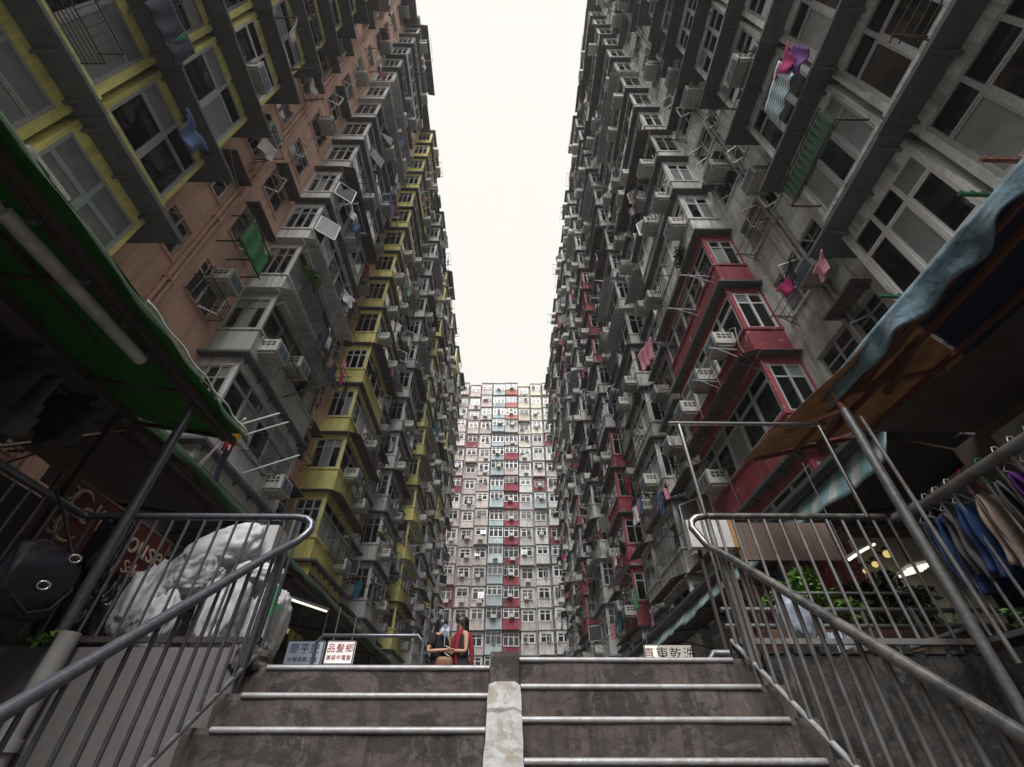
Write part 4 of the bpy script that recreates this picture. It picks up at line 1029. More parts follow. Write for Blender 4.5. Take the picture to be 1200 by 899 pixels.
# weeds on the left wall
def leaves(m, c, rad, n, size, seed, squash=1.0):
    r = random.Random(seed)
    for _ in range(n):
        d = Vector((r.gauss(0, 1), r.gauss(0, 1), r.gauss(0, 1))).normalized() * rad * (r.random() ** .4); d.z *= squash
        p = Vector(c) + d; a = Vector((r.uniform(-1, 1), r.uniform(-1, 1), r.uniform(-.4, .8))).normalized(); b = a.cross(Vector((r.uniform(-1, 1), r.uniform(-1, 1), r.uniform(-1, 1)))).normalized()
        s_ = size * r.uniform(.6, 1.3); q = a.cross(b) * s_ * .12
        m.add([tuple(p - a * s_), tuple(p + b * s_ * .42 + q), tuple(p + a * s_), tuple(p - b * s_ * .42 + q)], [(0, 1, 2), (0, 2, 3)])
def plant(label, cat, base, clumps, nleaf, size, mat, seed, group=None, stems=6, name='shrub'):
    r_ = thing(name, label, cat, base, group); m = MB(); r = random.Random(seed)
    for (dx, dy, dz, rad) in clumps: m.tube([base, (base[0] + dx * .5, base[1] + dy * .4, base[2] + dz * .6), (base[0] + dx, base[1] + dy, base[2] + dz)], [.012, .008, .004], 5)
    part('stem', m, 'stem', r_)
    m = MB()
    for q, (dx, dy, dz, rad) in enumerate(clumps): leaves(m, (base[0] + dx, base[1] + dy, base[2] + dz), rad, nleaf, size, seed * 10 + q, .75)
    part('foliage', m, mat, r_)
    return r_
plant('small weed growing beside the downpipe on the left wall', 'weed', (-2.86, 3.33, .62), [(.0, -.05, .06, .05), (-.09, -.06, .04, .05), (.06, -.04, .02, .04)], 22, .03, 'leafbright', 5, name='weed')
plant('small fern on the right end of the mouldy wall', 'weed', (3.2, 3.1, .62), [(.0, -.05, .1, .06), (.07, -.06, .04, .06), (-.04, -.04, .16, .04)], 30, .03, 'leafbright', 6, name='weed')

# ------------------------------------------------------------------ right awning
r_ = thing('brown_awning', 'big blue and tan tarpaulin awning on rusty bars at upper right', 'awning', (3.0, 2.5, 2.7))
def aw(x, y): return 2.69 + (x - 2.95) * .13 + .012 * math.sin(y * 9 + x * 3)
def quadsheet(p, nu=16, nv=8, sag=.03, th=.005):
    a, b, c, d = [Vector(q) for q in p]; m = MB()
    m.sheet(lambda s, t: tuple(a.lerp(b, s).lerp(d.lerp(c, s), t) + Vector((0, 0, -sag * math.sin(math.pi * s) * math.sin(math.pi * t) + .008 * math.sin(s * 17 + t * 9)))), nu, nv, th); return m
part('blue_tarpaulin', quadsheet([(3.0, -1.5, 2.69), (3.0, 2.25, 2.69), (4.15, 2.9, 2.88), (4.15, -1.5, 2.88)]), 'tarpblue', r_)
part('tan_tarpaulin', quadsheet([(2.99, 2.27, 2.685), (2.62, 4.42, 2.67), (3.84, 3.95, 2.82), (4.12, 2.92, 2.865)], sag=.04), 'tarporange', r_)
part('brown_patch', quadsheet([(2.98, 1.9, 2.66), (2.93, 3.3, 2.655), (3.25, 3.2, 2.69), (3.25, 2.1, 2.70)], sag=.02), 'tarpbrown', r_)
m = MB(); m.sheet(lambda s, t: (2.97 - .03 * math.sin(s * 9) + .04 * t * math.sin(s * 30) + .02 * math.sin(s * 70) * t, -1.5 + 4.75 * s, 2.74 - t * (.22 + .028 * math.sin(s * 60) + .02 * math.sin(s * 19))), 150, 7, .004); part('valance', m, 'tealtarp', r_)
for (a, b, t_) in (((3.17, -1.5, 2.66), (3.10, 4.3, 2.66), .03), ((3.35, -1.5, 2.68), (3.35, 4.2, 2.70), .045), ((4.05, -1.5, 2.80), (3.84, 4.0, 2.78), .04), ((2.7, 4.3, 2.63), (3.9, 4.0, 2.78), .035), ((3.05, 3.05, 2.61), (3.9, 2.95, 2.76), .035), ((3.05, 1.1, 2.61), (4.1, 1.1, 2.78), .035)):
    m = MB(); m.bar(a, b, t_); part('bar', m, 'rustred', r_)
m = MB(); m.bar((2.93, 3.15, 2.6), (3.35, 3.05, 2.66), .04); m.bar((2.95, 3.15, 2.45), (3.3, 3.9, 2.68), .03); m.bar((2.93, 3.12, 2.42), (2.8, 3.75, 2.62), .03); m.bar((3.3, 2.6, 2.66), (3.5, 3.2, 2.68), .05); part('brace', m, 'rustred', r_)
# long teal striped awning along the right shops
r_ = thing('shop_awning', 'teal and white striped fabric awning along the right shops', 'awning', (4.4, 11, 3.2))
m = MB(); m.sheet(lambda s, t: (4.4 + 2.6 * t, 4.3 + 20 * s, 3.24 + .35 * t), 60, 4, .02); part('roof_sheet', m, 'tin', r_)
m = MB(); m.sheet(lambda s, t: (4.50 - .26 * t + .035 * t * math.sin(s * 75) + .02 * t * math.sin(s * 33), 4.35 + 20 * s, 3.2 - t * (.50 + .035 * math.sin(s * 40) + .015 * math.sin(s * 190) - .06 * math.sin(s * 5))), 260, 6, .005); part('valance', m, 'tealstripe', r_)
m = MB(); m.bar((4.36, 4.25, 3.24), (4.36, 24.3, 3.24), .07); m.bar((4.8, 4.25, 3.2), (4.8, 24.3, 3.2), .05); part('gutter', m, 'darkframe', r_)
for i in range(8):
    y = 4.6 + 2.6 * i; m = MB(); m.bar((4.45, y, 3.19), (6.9, y, 3.5), .045); m.bar((4.45, y, 3.19), (6.9, y, 2.6), .03); part('bracket', m, 'iron', r_)
# near right stall roof and back wall with old condensers
r_ = thing('market_stall', 'dark brown stall wall under the right awning', 'stall', (5.2, 1, .57))
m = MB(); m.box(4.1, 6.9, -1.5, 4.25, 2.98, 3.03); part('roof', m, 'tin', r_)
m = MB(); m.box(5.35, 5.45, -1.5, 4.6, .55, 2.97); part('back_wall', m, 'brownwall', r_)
m = MB()
for i in range(5): m.box(5.30, 5.349, -1 + i * 1.1, -.96 + i * 1.1, .55, 2.95)
part('batten', m, 'rustred', r_)
def condenser(loc, lab):
    x, y, z = loc; r_ = thing('outdoor_condenser', lab, 'condenser', loc, 'old condensers on the right stall wall')
    m = MB(); m.box(x - .3, x, y - .4, y + .4, z, z + .55); part('case', m, 'acgrey', r_)
    m = MB(); m.tube([(x - .301, y - .08, z + .28), (x - .318, y - .08, z + .28)], .21, 20); part('fan_opening', m, 'acdark', r_)
    m = MB()
    for k in range(7): m.bar((x - .325, y - .28, z + .10 + k * .06), (x - .325, y + .12, z + .10 + k * .06), .008)
    part('fan_guard', m, 'galv', r_)
for i, (y, z) in enumerate(((3.5, 2.15), (2.6, 2.3), (3.6, 1.45), (1.8, 1.7))):
    condenser((5.348, y, z), 'dusty outdoor condenser with round fan on the dark right wall, ' + ('upper far one', 'upper middle one', 'lower far one', 'nearest the camera')[i])
r_ = thing('shop_row', 'row of dark shops under the striped right awning', 'shop', (6.6, 14, .57))
m = MB(); m.box(6.6, 7.0, 6.7, 52, .5, 3.3); m.box(6.35, 7.35, -1.5, 52, 2.40, 2.476); part('wall', m, 'roomdark', r_)
for i in range(9):
    m = MB(); y = 9.2 + 3.3 * i
    for j in range(13): m.box(6.57 + .012 * (j % 2), 6.599, y, y + 2.6, .6 + j * .14, .73 + j * .14)
    part('shutter', m, 'galv', r_)
# lit cafe corner on the right
r_ = thing('shop_interior', 'pale yellow shop wall lit by lamps behind the right railing', 'shop', (5.5, 6.4, .57))
m = MB(); m.box(5.0, 6.5, 6.4, 6.5, 1.5, 2.62); part('wall', m, 'cream', r_)
m = MB(); m.box(4.9, 6.55, 6.36, 6.51, 2.621, 2.7); part('beam', m, 'wood', r_)
def lampbulb(loc, lab, s_=.045):
    r_ = thing('wall_lamp', lab, 'lamp', loc, 'warm lamps in the right shop'); bm = bmesh.new(); bmesh.ops.create_icosphere(bm, subdivisions=2, radius=s_)
    me = bpy.data.meshes.new('bulb'); bm.to_mesh(me); bm.free(); me.materials.append(MATS['bulb']); link('bulb', me, r_, loc)
    m = MB(); m.tube([(loc[0], loc[1] + .03, loc[2]), (loc[0] + .03, 6.39, loc[2] + .1)], .015, 6); m.tube([(loc[0], loc[1], loc[2] + .05), (loc[0], loc[1], loc[2] + .10)], [.06, .02], 8); part('holder', m, 'iron', r_)
for i, (x, z) in enumerate(((5.22, 2.31), (4.98, 2.17), (4.80, 2.08))): lampbulb((x, 6.2, z), 'warm glowing lamp in the right shop, ' + ('rightmost', 'middle', 'leftmost')[i], (.05, .04, .03)[i])
r_ = thing('tube_lamp', 'lit fluorescent tube slanting behind the right railing', 'lamp', (4.3, 5.5, 2.05))
m = MB(); m.tube([(4.09, 5.45, 1.96), (4.33, 5.5, 2.08)], .016, 8); m.tube([(4.35, 5.5, 2.09), (4.58, 5.55, 2.19)], .016, 8); part('tube', m, 'tubelight', r_)
m = MB(); m.bar((4.07, 5.47, 1.99), (4.6, 5.57, 2.225), .03); m.bar((4.1, 5.47, 2.0), (4.1, 5.47, 3.3), .01); m.bar((4.55, 5.57, 2.2), (4.55, 5.57, 3.3), .01); part('batten', m, 'galv', r_)
r_ = thing('louvre_light', 'lit louvred ceiling light low behind the right railing', 'lamp', (5.3, 6.0, 2.0))
m = MB()
for k in range(4): m.tube([(4.95 + .05 * k, 5.7 + .12 * k, 1.93 + .012 * k), (5.35 + .05 * k, 5.75 + .12 * k, 2.03 + .012 * k)], .018, 6)
part('tube', m, 'tubelight', r_)
m = MB(); m.hexa([(4.92, 5.66, 1.97), (5.4, 5.72, 2.08), (5.6, 6.18, 2.12), (5.1, 6.12, 2.01), (4.92, 5.66, 1.99), (5.4, 5.72, 2.10), (5.6, 6.18, 2.14), (5.1, 6.12, 2.03)]); part('reflector', m, 'acgrey', r_)
m = MB(); m.bar((5.2, 5.9, 2.06), (5.2, 5.9, 3.3), .015); part('cable', m, 'iron', r_)
# boards behind the rail
r_ = thing('white_board', 'white box board with rusty end behind the right railing', 'board', (2.1, 4.6, 1.9))
m = MB(); m.box(1.90, 2.34, 4.6, 4.72, 1.78, 2.07); part('panel', m, 'whitecard', r_)
m = MB(); m.box(2.342, 2.41, 4.595, 4.73, 1.775, 2.075); part('end_cap', m, 'corangebox' if 'corangebox' in MATS else 'wood', r_)
m = MB(); m.bar((2.0, 4.7, .54), (2.0, 4.7, 1.78), .03); m.bar((2.25, 4.7, .54), (2.25, 4.7, 1.78), .03); part('leg', m, 'iron', r_)
r_ = thing('metal_sheeting', 'brown rusted metal panel hung beside the white board', 'panel', (2.9, 4.8, 1.95))
m = MB()
for i in range(9): m.box(2.47 + .118 * i, 2.586 + .118 * i, 4.80 - .004 * (i % 2), 4.84, 1.72, 2.13)
part('corrugated_panel', m, 'brownwall', r_)
for x in (2.48, 3.45):
    m = MB(); m.bar((x, 4.86, .54), (x, 4.86, 2.1), .03); part('post', m, 'iron', r_)
# planter, shrubs, crates
r_ = thing('planter', 'long low planter with rails behind the right railing', 'planter', (2.9, 4.3, .6))
m = MB(); m.box(2.15, 4.1, 4.15, 4.55, .55, .92); part('trough', m, 'terracotta', r_)
m = MB(); m.tube([(1.75, 4.0, 1.03), (4.3, 4.0, 1.03)], .02, 8); m.tube([(1.75, 4.0, .91), (4.3, 4.0, .91)], .018, 8); m.tube([(2.2, 4.0, 1.16), (3.4, 4.0, 1.16)], .012, 8)
for x in (1.8, 2.9, 4.2): m.tube([(x, 4.0, .54), (x, 4.0, 1.05)], .018, 8)
part('guard_rail', m, 'galv', r_)
plant('bright green bushy shrub behind the right railing', 'shrub', (2.65, 4.35, .9), [(0, 0, .36, .20), (.22, .02, .28, .18), (-.2, 0, .28, .15), (.1, -.02, .48, .13), (.38, 0, .2, .15), (-.12, -.05, .16, .16)], 170, .045, 'leafbright', 21)
plant('dark leafy shrub below the warm lamps', 'shrub', (3.5, 4.5, .9), [(0, 0, .36, .2), (.25, .05, .25, .2), (-.22, 0, .22, .2), (.12, 0, .52, .13), (-.1, .1, .46, .13), (.38, 0, .38, .14), (.05, -.05, .12, .2)], 150, .045, 'leafdark', 22)
r_ = thing('spider_plant', 'strappy leaved potted plant beside the louvred light', 'plant', (4.0, 4.45, .92)); m = MB()
for i in range(16):
    a = i * .9; L_ = .28 + .12 * (i % 3); m.sheet(lambda s, t: (4.0 + math.cos(a) * L_ * s + (t - .5) * .03 * (1 - s) * -math.sin(a), 4.45 + math.sin(a) * L_ * s * .6 + (t - .5) * .03 * (1 - s), .92 + .9 * L_ * s * 1.6 - 1.1 * L_ * s * s), 6, 1, .002)
part('leaf_rosette', m, 'leafbright', r_); m = MB(); m.tube([(4.0, 4.45, .78), (4.0, 4.45, .95)], [.08, .1], 10); part('pot', m, 'terracotta', r_)
bag('pale blue white plastic sack standing at the planter foot', (2.24, 3.84, .93), (.13, .11, .19), 31, 'sackblue', group='sacks on the right terrace', wr=.8)
bag('low white sack beside the pale blue sack', (2.50, 3.84, .70), (.20, .11, .13), 33, 'sackblue', group='sacks on the right terrace', knot=False)
r_ = thing('hand_trolley', 'flat hand trolley with black wheels parked on the right terrace edge', 'trolley', (3.0, 3.6, .65))
m = MB(); m.tube([(2.75, 3.55, .66), (3.3, 3.52, .80)], .02, 8); m.tube([(2.62, 3.66, .62), (2.85, 3.62, .67)], .018, 8); m.bar((2.95, 3.54, .71), (3.0, 3.62, .95), .02); part('handle', m, 'galv', r_)
for i, (x, z) in enumerate(((2.72, .63), (3.08, .64))):
    m = MB(); m.tube([(x, 3.52, z), (x, 3.56, z)], .048, 14); part('wheel', m, 'rubber', r_)
m = MB()
for i in range(6): m.box(2.45, 3.12, 3.62 + .055 * i, 3.67 + .055 * i, .665, .69)
part('deck', m, 'wood', r_)

# ------------------------------------------------------------------ jeans on the right rail
def hanger(y, x, z, col, lab):
    r_ = thing('coat_hanger', lab, 'hanger', (x, y, z), 'wire hangers on the right rail'); m = MB()
    m.tube([(x - .03, y, z + .02), (x - .015, y, z + .055), (x + .015, y, z + .06), (x + .03, y, z + .03), (x + .005, y, z - .01), (x, y, z - .05)], .0045, 5)
    m.tube([(x, y, z - .05), (x - .10, y - .03, z - .14), (x + .22, y + .03, z - .14), (x, y, z - .05)], .0045, 5); part('wire', m, col, r_); return r_
JX, JZ = 3.16, 1.56
JN = [(3.26, 'cjean', 'alubright'), (3.16, 'cjean', 'alubright'), (3.05, 'cgreyjean', 'alubright'), (2.93, 'cjean', 'alubright'), (2.79, 'ctan', 'signredink'), (2.64, 'cgreyjean', 'printgreen'), (2.50, 'cpurple', 'alubright'), (2.38, 'cblue', 'alubright'), (2.26, 'cjean', 'acgrille')]
JW = ['faded blue jeans hung at the far end of the right rail', 'blue jeans second from the rail end', 'dark grey trousers between two blue jeans', 'bright blue jeans before the tan cloth', 'tan trousers on the red hanger', 'charcoal trousers on the green hanger', 'purple trousers beside the charcoal pair', 'deep navy blue jeans beside the purple pair', 'blue jeans nearest the camera on the right rail']
def folded(seed):
    """trousers folded double over a hanger bar"""
    m = MB(); r = random.Random(seed); ph = r.uniform(0, 6); W_ = r.uniform(.15, .18); ln = r.uniform(.46, .56)
    for sg_, o_ in ((-1, 0), (1, 0)):
        m.sheet(lambda s, t: ((s - .5) * 2 * W_ * (1 + .05 * math.sin(3 * t + ph)) + .012 * math.sin(t * 9 + ph), sg_ * (.008 + .02 * min(1, t * 5)) + .02 * math.sin(s * 9 + ph + 2 * t) * t + .05 * t * t * math.sin(ph), -t * (ln - .05 * (sg_ > 0)) + .012 * math.sin(s * 8 + ph) * t), 12, 14, .012)
    return m
for i, (y, cl, hc) in enumerate(JN):
    hanger(y, JX + .03, JZ + .02, hc, f"wire hanger holding the {JW[i].split(' hung')[0].split(' nearest')[0]}"[:90])
    me = folded(i).mesh('trousers', cl); o = link('trousers', me, None, (JX + .13, y, JZ - .13)); o.rotation_euler = (0, 0, R(8 + rng.uniform(-10, 10))); tag(o, JW[i], 'trousers', 'trousers on the right rail')
m = MB(); m.box(3.6, 3.63, 2.35, 2.50, .98, 1.08); m.box(3.6, 3.63, 2.62, 2.74, .96, 1.06); solo('price_card', m, 'yellowglow', 'two yellow cards behind the hanging trousers', 'card')

# ------------------------------------------------------------------ special hanging things on the near walls
def at(blk, u, w_, z): return blk.W(u, w_, z)
SP = [('left', -6.76, 3.95, 10.6, 'shirt', 'cblue', 'rumpled blue grey shirt drying below the second yellow window', 1.1), ('left', -6.7, 2.3, 11.6, 'sheet', 'cnavy', 'dark floral quilt hung out at the top left', .8),
      ('left', -6.7, 2.6, 11.5, 'towel', 'cgreen', 'green cloth hung beside the dark quilt', .7),
      ('left', -4.9, 6.88, 4.86, 'shirt', 'corange', 'orange shirt hanging at the end of the green awning', .6), ('left', -5.0, 7.0, 4.42, 'trousers', 'cnavy', 'navy trousers hanging below the orange shirt', .7), ('left', -5.15, 7.15, 4.8, 'shirt', 'cred', 'dark red shirt behind the orange shirt', .55),
      ('left', -6.25, 11.3, 11.05, 'shirt', 'cblack', 'black shirt in the washing cluster beside the grey bays', 1), ('left', -6.2, 12.0, 11.2, 'dress', 'cnavy', 'navy dress in the washing cluster beside the grey bays', 1), ('left', -6.15, 12.6, 11.4, 'shirt', 'cmagenta', 'magenta shirt in the washing cluster beside the grey bays', 1.05),
      ('left', -6.1, 13.1, 11.35, 'dress', 'cblack', 'black dress low in the washing cluster', 1.05), ('left', -6.2, 12.7, 12.0, 'towel', 'cpink', 'pink towel over the washing cluster', .6), ('left', -6.2, 11.0, 11.6, 'shirt', 'cwhite', 'white shirt at the top of the washing cluster', 1.0), ('left', -6.25, 10.6, 11.3, 'trousers', 'cnavy', 'navy trousers at the top of the washing cluster', .9),
      ('right', 5.85, 3.3, 11.7, 'sheet', 'bluecheck', 'blue and white checked sheet hung out at the top right', .8), ('right', 5.8, 2.8, 11.6, 'shirt', 'cmagenta', 'magenta shirt bunched beside the checked sheet', .9), ('right', 5.85, 2.6, 11.5, 'dress', 'cpurple', 'purple dress hung beside the checked sheet', .9),
      ('right', 5.9, 5.0, 7.45, 'shirt', 'cpink', 'white and pink shirt under the right ledge', .7), ('right', 6.3, 6.3, 8.6, 'shirt', 'cmagenta', 'bright magenta shirt in the pale recess', .7), ('right', 6.3, 6.0, 8.7, 'shirt', 'cblack', 'black shirt in the pale recess', .7),
      ('right', 5.6, 19.0, 4.9, 'shirt', 'clilac', 'lilac shirt drying above the striped awning', 1.0), ('right', 5.5, 20.5, 6.1, 'towel', 'cgreen', 'bright green towel hung by the crimson bay', 1.1),
      ('right', 5.6, 15.3, 7.9, 'trousers', 'cblue', 'blue trousers hung beside the white bay', .9), ('right', 5.7, 15.0, 8.0, 'shirt', 'cblack', 'black shirt hung beside the white bay', 1), ('right', 5.7, 14.8, 7.9, 'shirt', 'cpink', 'pale pink shirt hung beside the white bay', .8)]
for i, (sd, x, y, z, kd, cl, lab, sc) in enumerate(SP): hang(sd, (x, y, z), kd, cl, lab, seed=i % 3, scale=sc, rot=rng.uniform(-.3, .3))
for blk, nl in ((left, 15), (right, 16)):
    for i in range(16):
        u0 = rng.uniform(3, 20); u1 = u0 + rng.uniform(4, 12); k = rng.randrange(nl - 2); z = blk.z0 + S * k + rng.uniform(.6, 2.4); wv = rng.uniform(.9, 1.35); m = blk.mb()
        m.tube([(u0 + (u1 - u0) * t / 12, wv + .12 * math.sin(t * 1.1 + i), z - .5 * math.sin(math.pi * t / 12) + .6 * t / 12) for t in range(13)], .011, 5); part('cable', m, ('iron', 'oldpipe')[i % 2], blk.root)
for i, (sd, x, y, z) in enumerate((('left', -6.6, 23.4, 9.3), ('left', -6.6, 16.6, 14.6), ('right', 5.8, 16.0, 12.9), ('right', 5.9, 23.0, 8.6), ('left', -6.7, 9.4, 12.6), ('right', 5.9, 9.0, 13.4))):
    plant(('leafy pot plant on the middle grey bays', 'leafy pot plant on an upper yellow bay', 'leafy pot plant on an upper white bay', 'leafy pot plant by the middle crimson bays', 'small pot plant on the near grey bays', 'small pot plant high on the near crimson column')[i], 'plant', (x, y, z), [(0, 0, .25, .22), (.1, .25, .2, .2), (-.05, -.2, .3, .18), (.1, .1, .45, .14)], 60, .07, ('leafbright', 'leafdark')[i % 2], 60 + i, group=None, name='potted_plant')
# green striped screen, corrugated green balcony screen
m = MB(); m.sheet(lambda s, t: (-7.42 + .03 * math.sin(s * 14), 7.0 + 1.2 * s, 11.2 + 1.15 * t * (1 - .25 * s)), 16, 8, .01); solo('striped_screen', m, 'greenstripe', 'green striped plastic screen on a rack on the peach wall', 'screen')
m = MB()
for k in range(3): m.bar((-8.05, 7.0 + .6 * k, 11.15), (-7.40, 7.0 + .6 * k, 11.15), .035)
m.bar((-7.38, 6.9, 11.15), (-7.38, 8.3, 11.15), .03); m.bar((-7.38, 6.9, 12.3), (-7.38, 8.3, 12.1), .03); m.bar((-8.05, 6.9, 12.3), (-7.38, 6.9, 12.3), .03); m.bar((-7.38, 6.9, 11.15), (-7.38, 6.9, 12.3), .03)
part('plant_rack', m, 'iron', left.root)
m = MB(); n_ = 24; vs, fs = [], []
for i in range(n_ + 1):
    y = 3.0 + 1.5 * i / n_; d = .02 * (i % 2); vs += [(5.78 - d, y, 8.75), (5.70 - d, y, 9.25), (5.80 - d, y, 8.75), (5.72 - d, y, 9.25)]
for i in range(n_): a = i * 4; fs += [(a, a + 4, a + 5, a + 1), (a + 2, a + 3, a + 7, a + 6)]
m.add(vs, fs); solo('green_screen', m, 'screengreen', 'dark green corrugated screen on a window rack at upper right', 'screen')
m = MB()
for y in (2.95, 4.55): m.bar((6.3, y, 8.72), (5.7, y, 8.72), .03)
m.bar((5.7, 2.95, 8.72), (5.7, 4.55, 8.72), .03); m.bar((5.68, 2.95, 9.3), (5.68, 4.55, 9.3), .025)
for i in range(14): m.bar((5.69, 2.95 + 1.6 * i / 13, 8.72), (5.69, 2.95 + 1.6 * i / 13, 9.3), .012)
part('rack_cage', m, 'iron', right.root)
# rusty pole brackets on the near right parapet
for i, (y, z, mt) in enumerate(((2.3, 5.55, 'rustred'), (2.7, 5.5, 'screengreen'), (4.3, 5.5, 'screengreen'))):
    m = MB(); m.bar((6.33, y, z - .25), (6.28, y, z), .04); m.bar((6.28, y, z), (5.62, y, z + .02), .045); m.bar((6.33, y, z - .2), (5.8, y, z), .014)
    for k in range(4): m.box(5.64 + .14 * k, 5.68 + .14 * k, y - .03, y + .03, z + .02, z + .06)
    part('pole_bracket', m, mt, right.root)
# near left condenser with blue label
r_ = thing('outdoor_condenser', 'white outdoor condenser with blue label in front of the near yellow window', 'condenser', (-6.9, 3.0, 6.3))
m = MB(); m.box(-7.2, -6.86, 2.78, 3.58, 6.25, 6.85); part('case', m, 'acwhite', r_)
m = MB(); m.tube([(-6.859, 3.08, 6.55), (-6.84, 3.08, 6.55)], .23, 24); part('fan_opening', m, 'acdark', r_)
m = MB()
for k in range(8): m.bar((-6.835, 2.84, 6.34 + k * .06), (-6.835, 3.32, 6.34 + k * .06), .01)
part('fan_guard', m, 'alu', r_)
m = MB(); m.box(-6.859, -6.85, 3.37, 3.55, 6.66, 6.74); part('label', m, 'signblue2' if 'signblue2' in MATS else 'signblue', r_)
lettering('Carrier', r_, (-6.846, 3.46, 6.70), .06, 'paper', FX, .001)
r_ = thing('window_guard', 'rounded pale iron guard basket outside the near yellow window', 'guard', (-6.9, 3.9, 6.2)); m = MB()
for k in range(5):
    x = -7.2 + .1 * k; m.tube([(x, 3.75, 6.05), (x, 3.75, 6.45), (x, 3.85, 6.55), (x, 4.55, 6.55), (x, 4.62, 6.5), (x, 4.62, 6.05)], .011, 6)
m.bar((-7.22, 3.75, 6.05), (-6.78, 3.75, 6.05), .016); m.bar((-7.22, 4.62, 6.05), (-6.78, 4.62, 6.05), .016); part('bars', m, 'alubright', r_)
m = MB(); m.bar((-6.9, 8.75, 4.75), (-4.75, 6.7, 4.9), .03); m.bar((-6.9, 8.75, 4.3), (-5.6, 7.5, 4.8), .02); m.bar((-5.0, 7.0, 4.86), (-5.0, 7.0, 4.4), .01); part('drying_pole', m, 'alubright', left.root)
m = MB(); m.bar((-6.7, 11.4, 11.45), (-5.95, 11.4, 11.5), .03); m.bar((-6.7, 13.0, 11.45), (-5.95, 13.0, 11.5), .03)
for k in range(3): m.bar((-6.1 - .12 * k, 10.5, 11.45), (-6.1 - .12 * k, 13.4, 11.5), .018)
part('drying_rack', m, 'iron', left.root)
# poles sticking out of the near grey bays
for i, (y, z, t_) in enumerate(((9.0, 6.4, .035), (9.5, 6.5, .03), (10.6, 6.2, .03), (10.9, 9.0, .03))):
    m = MB(); m.bar((-6.9, y, z - .2), (-5.6, y, z + .35), t_); part('drying_pole', m, 'alubright' if i < 3 else 'iron', left.root)

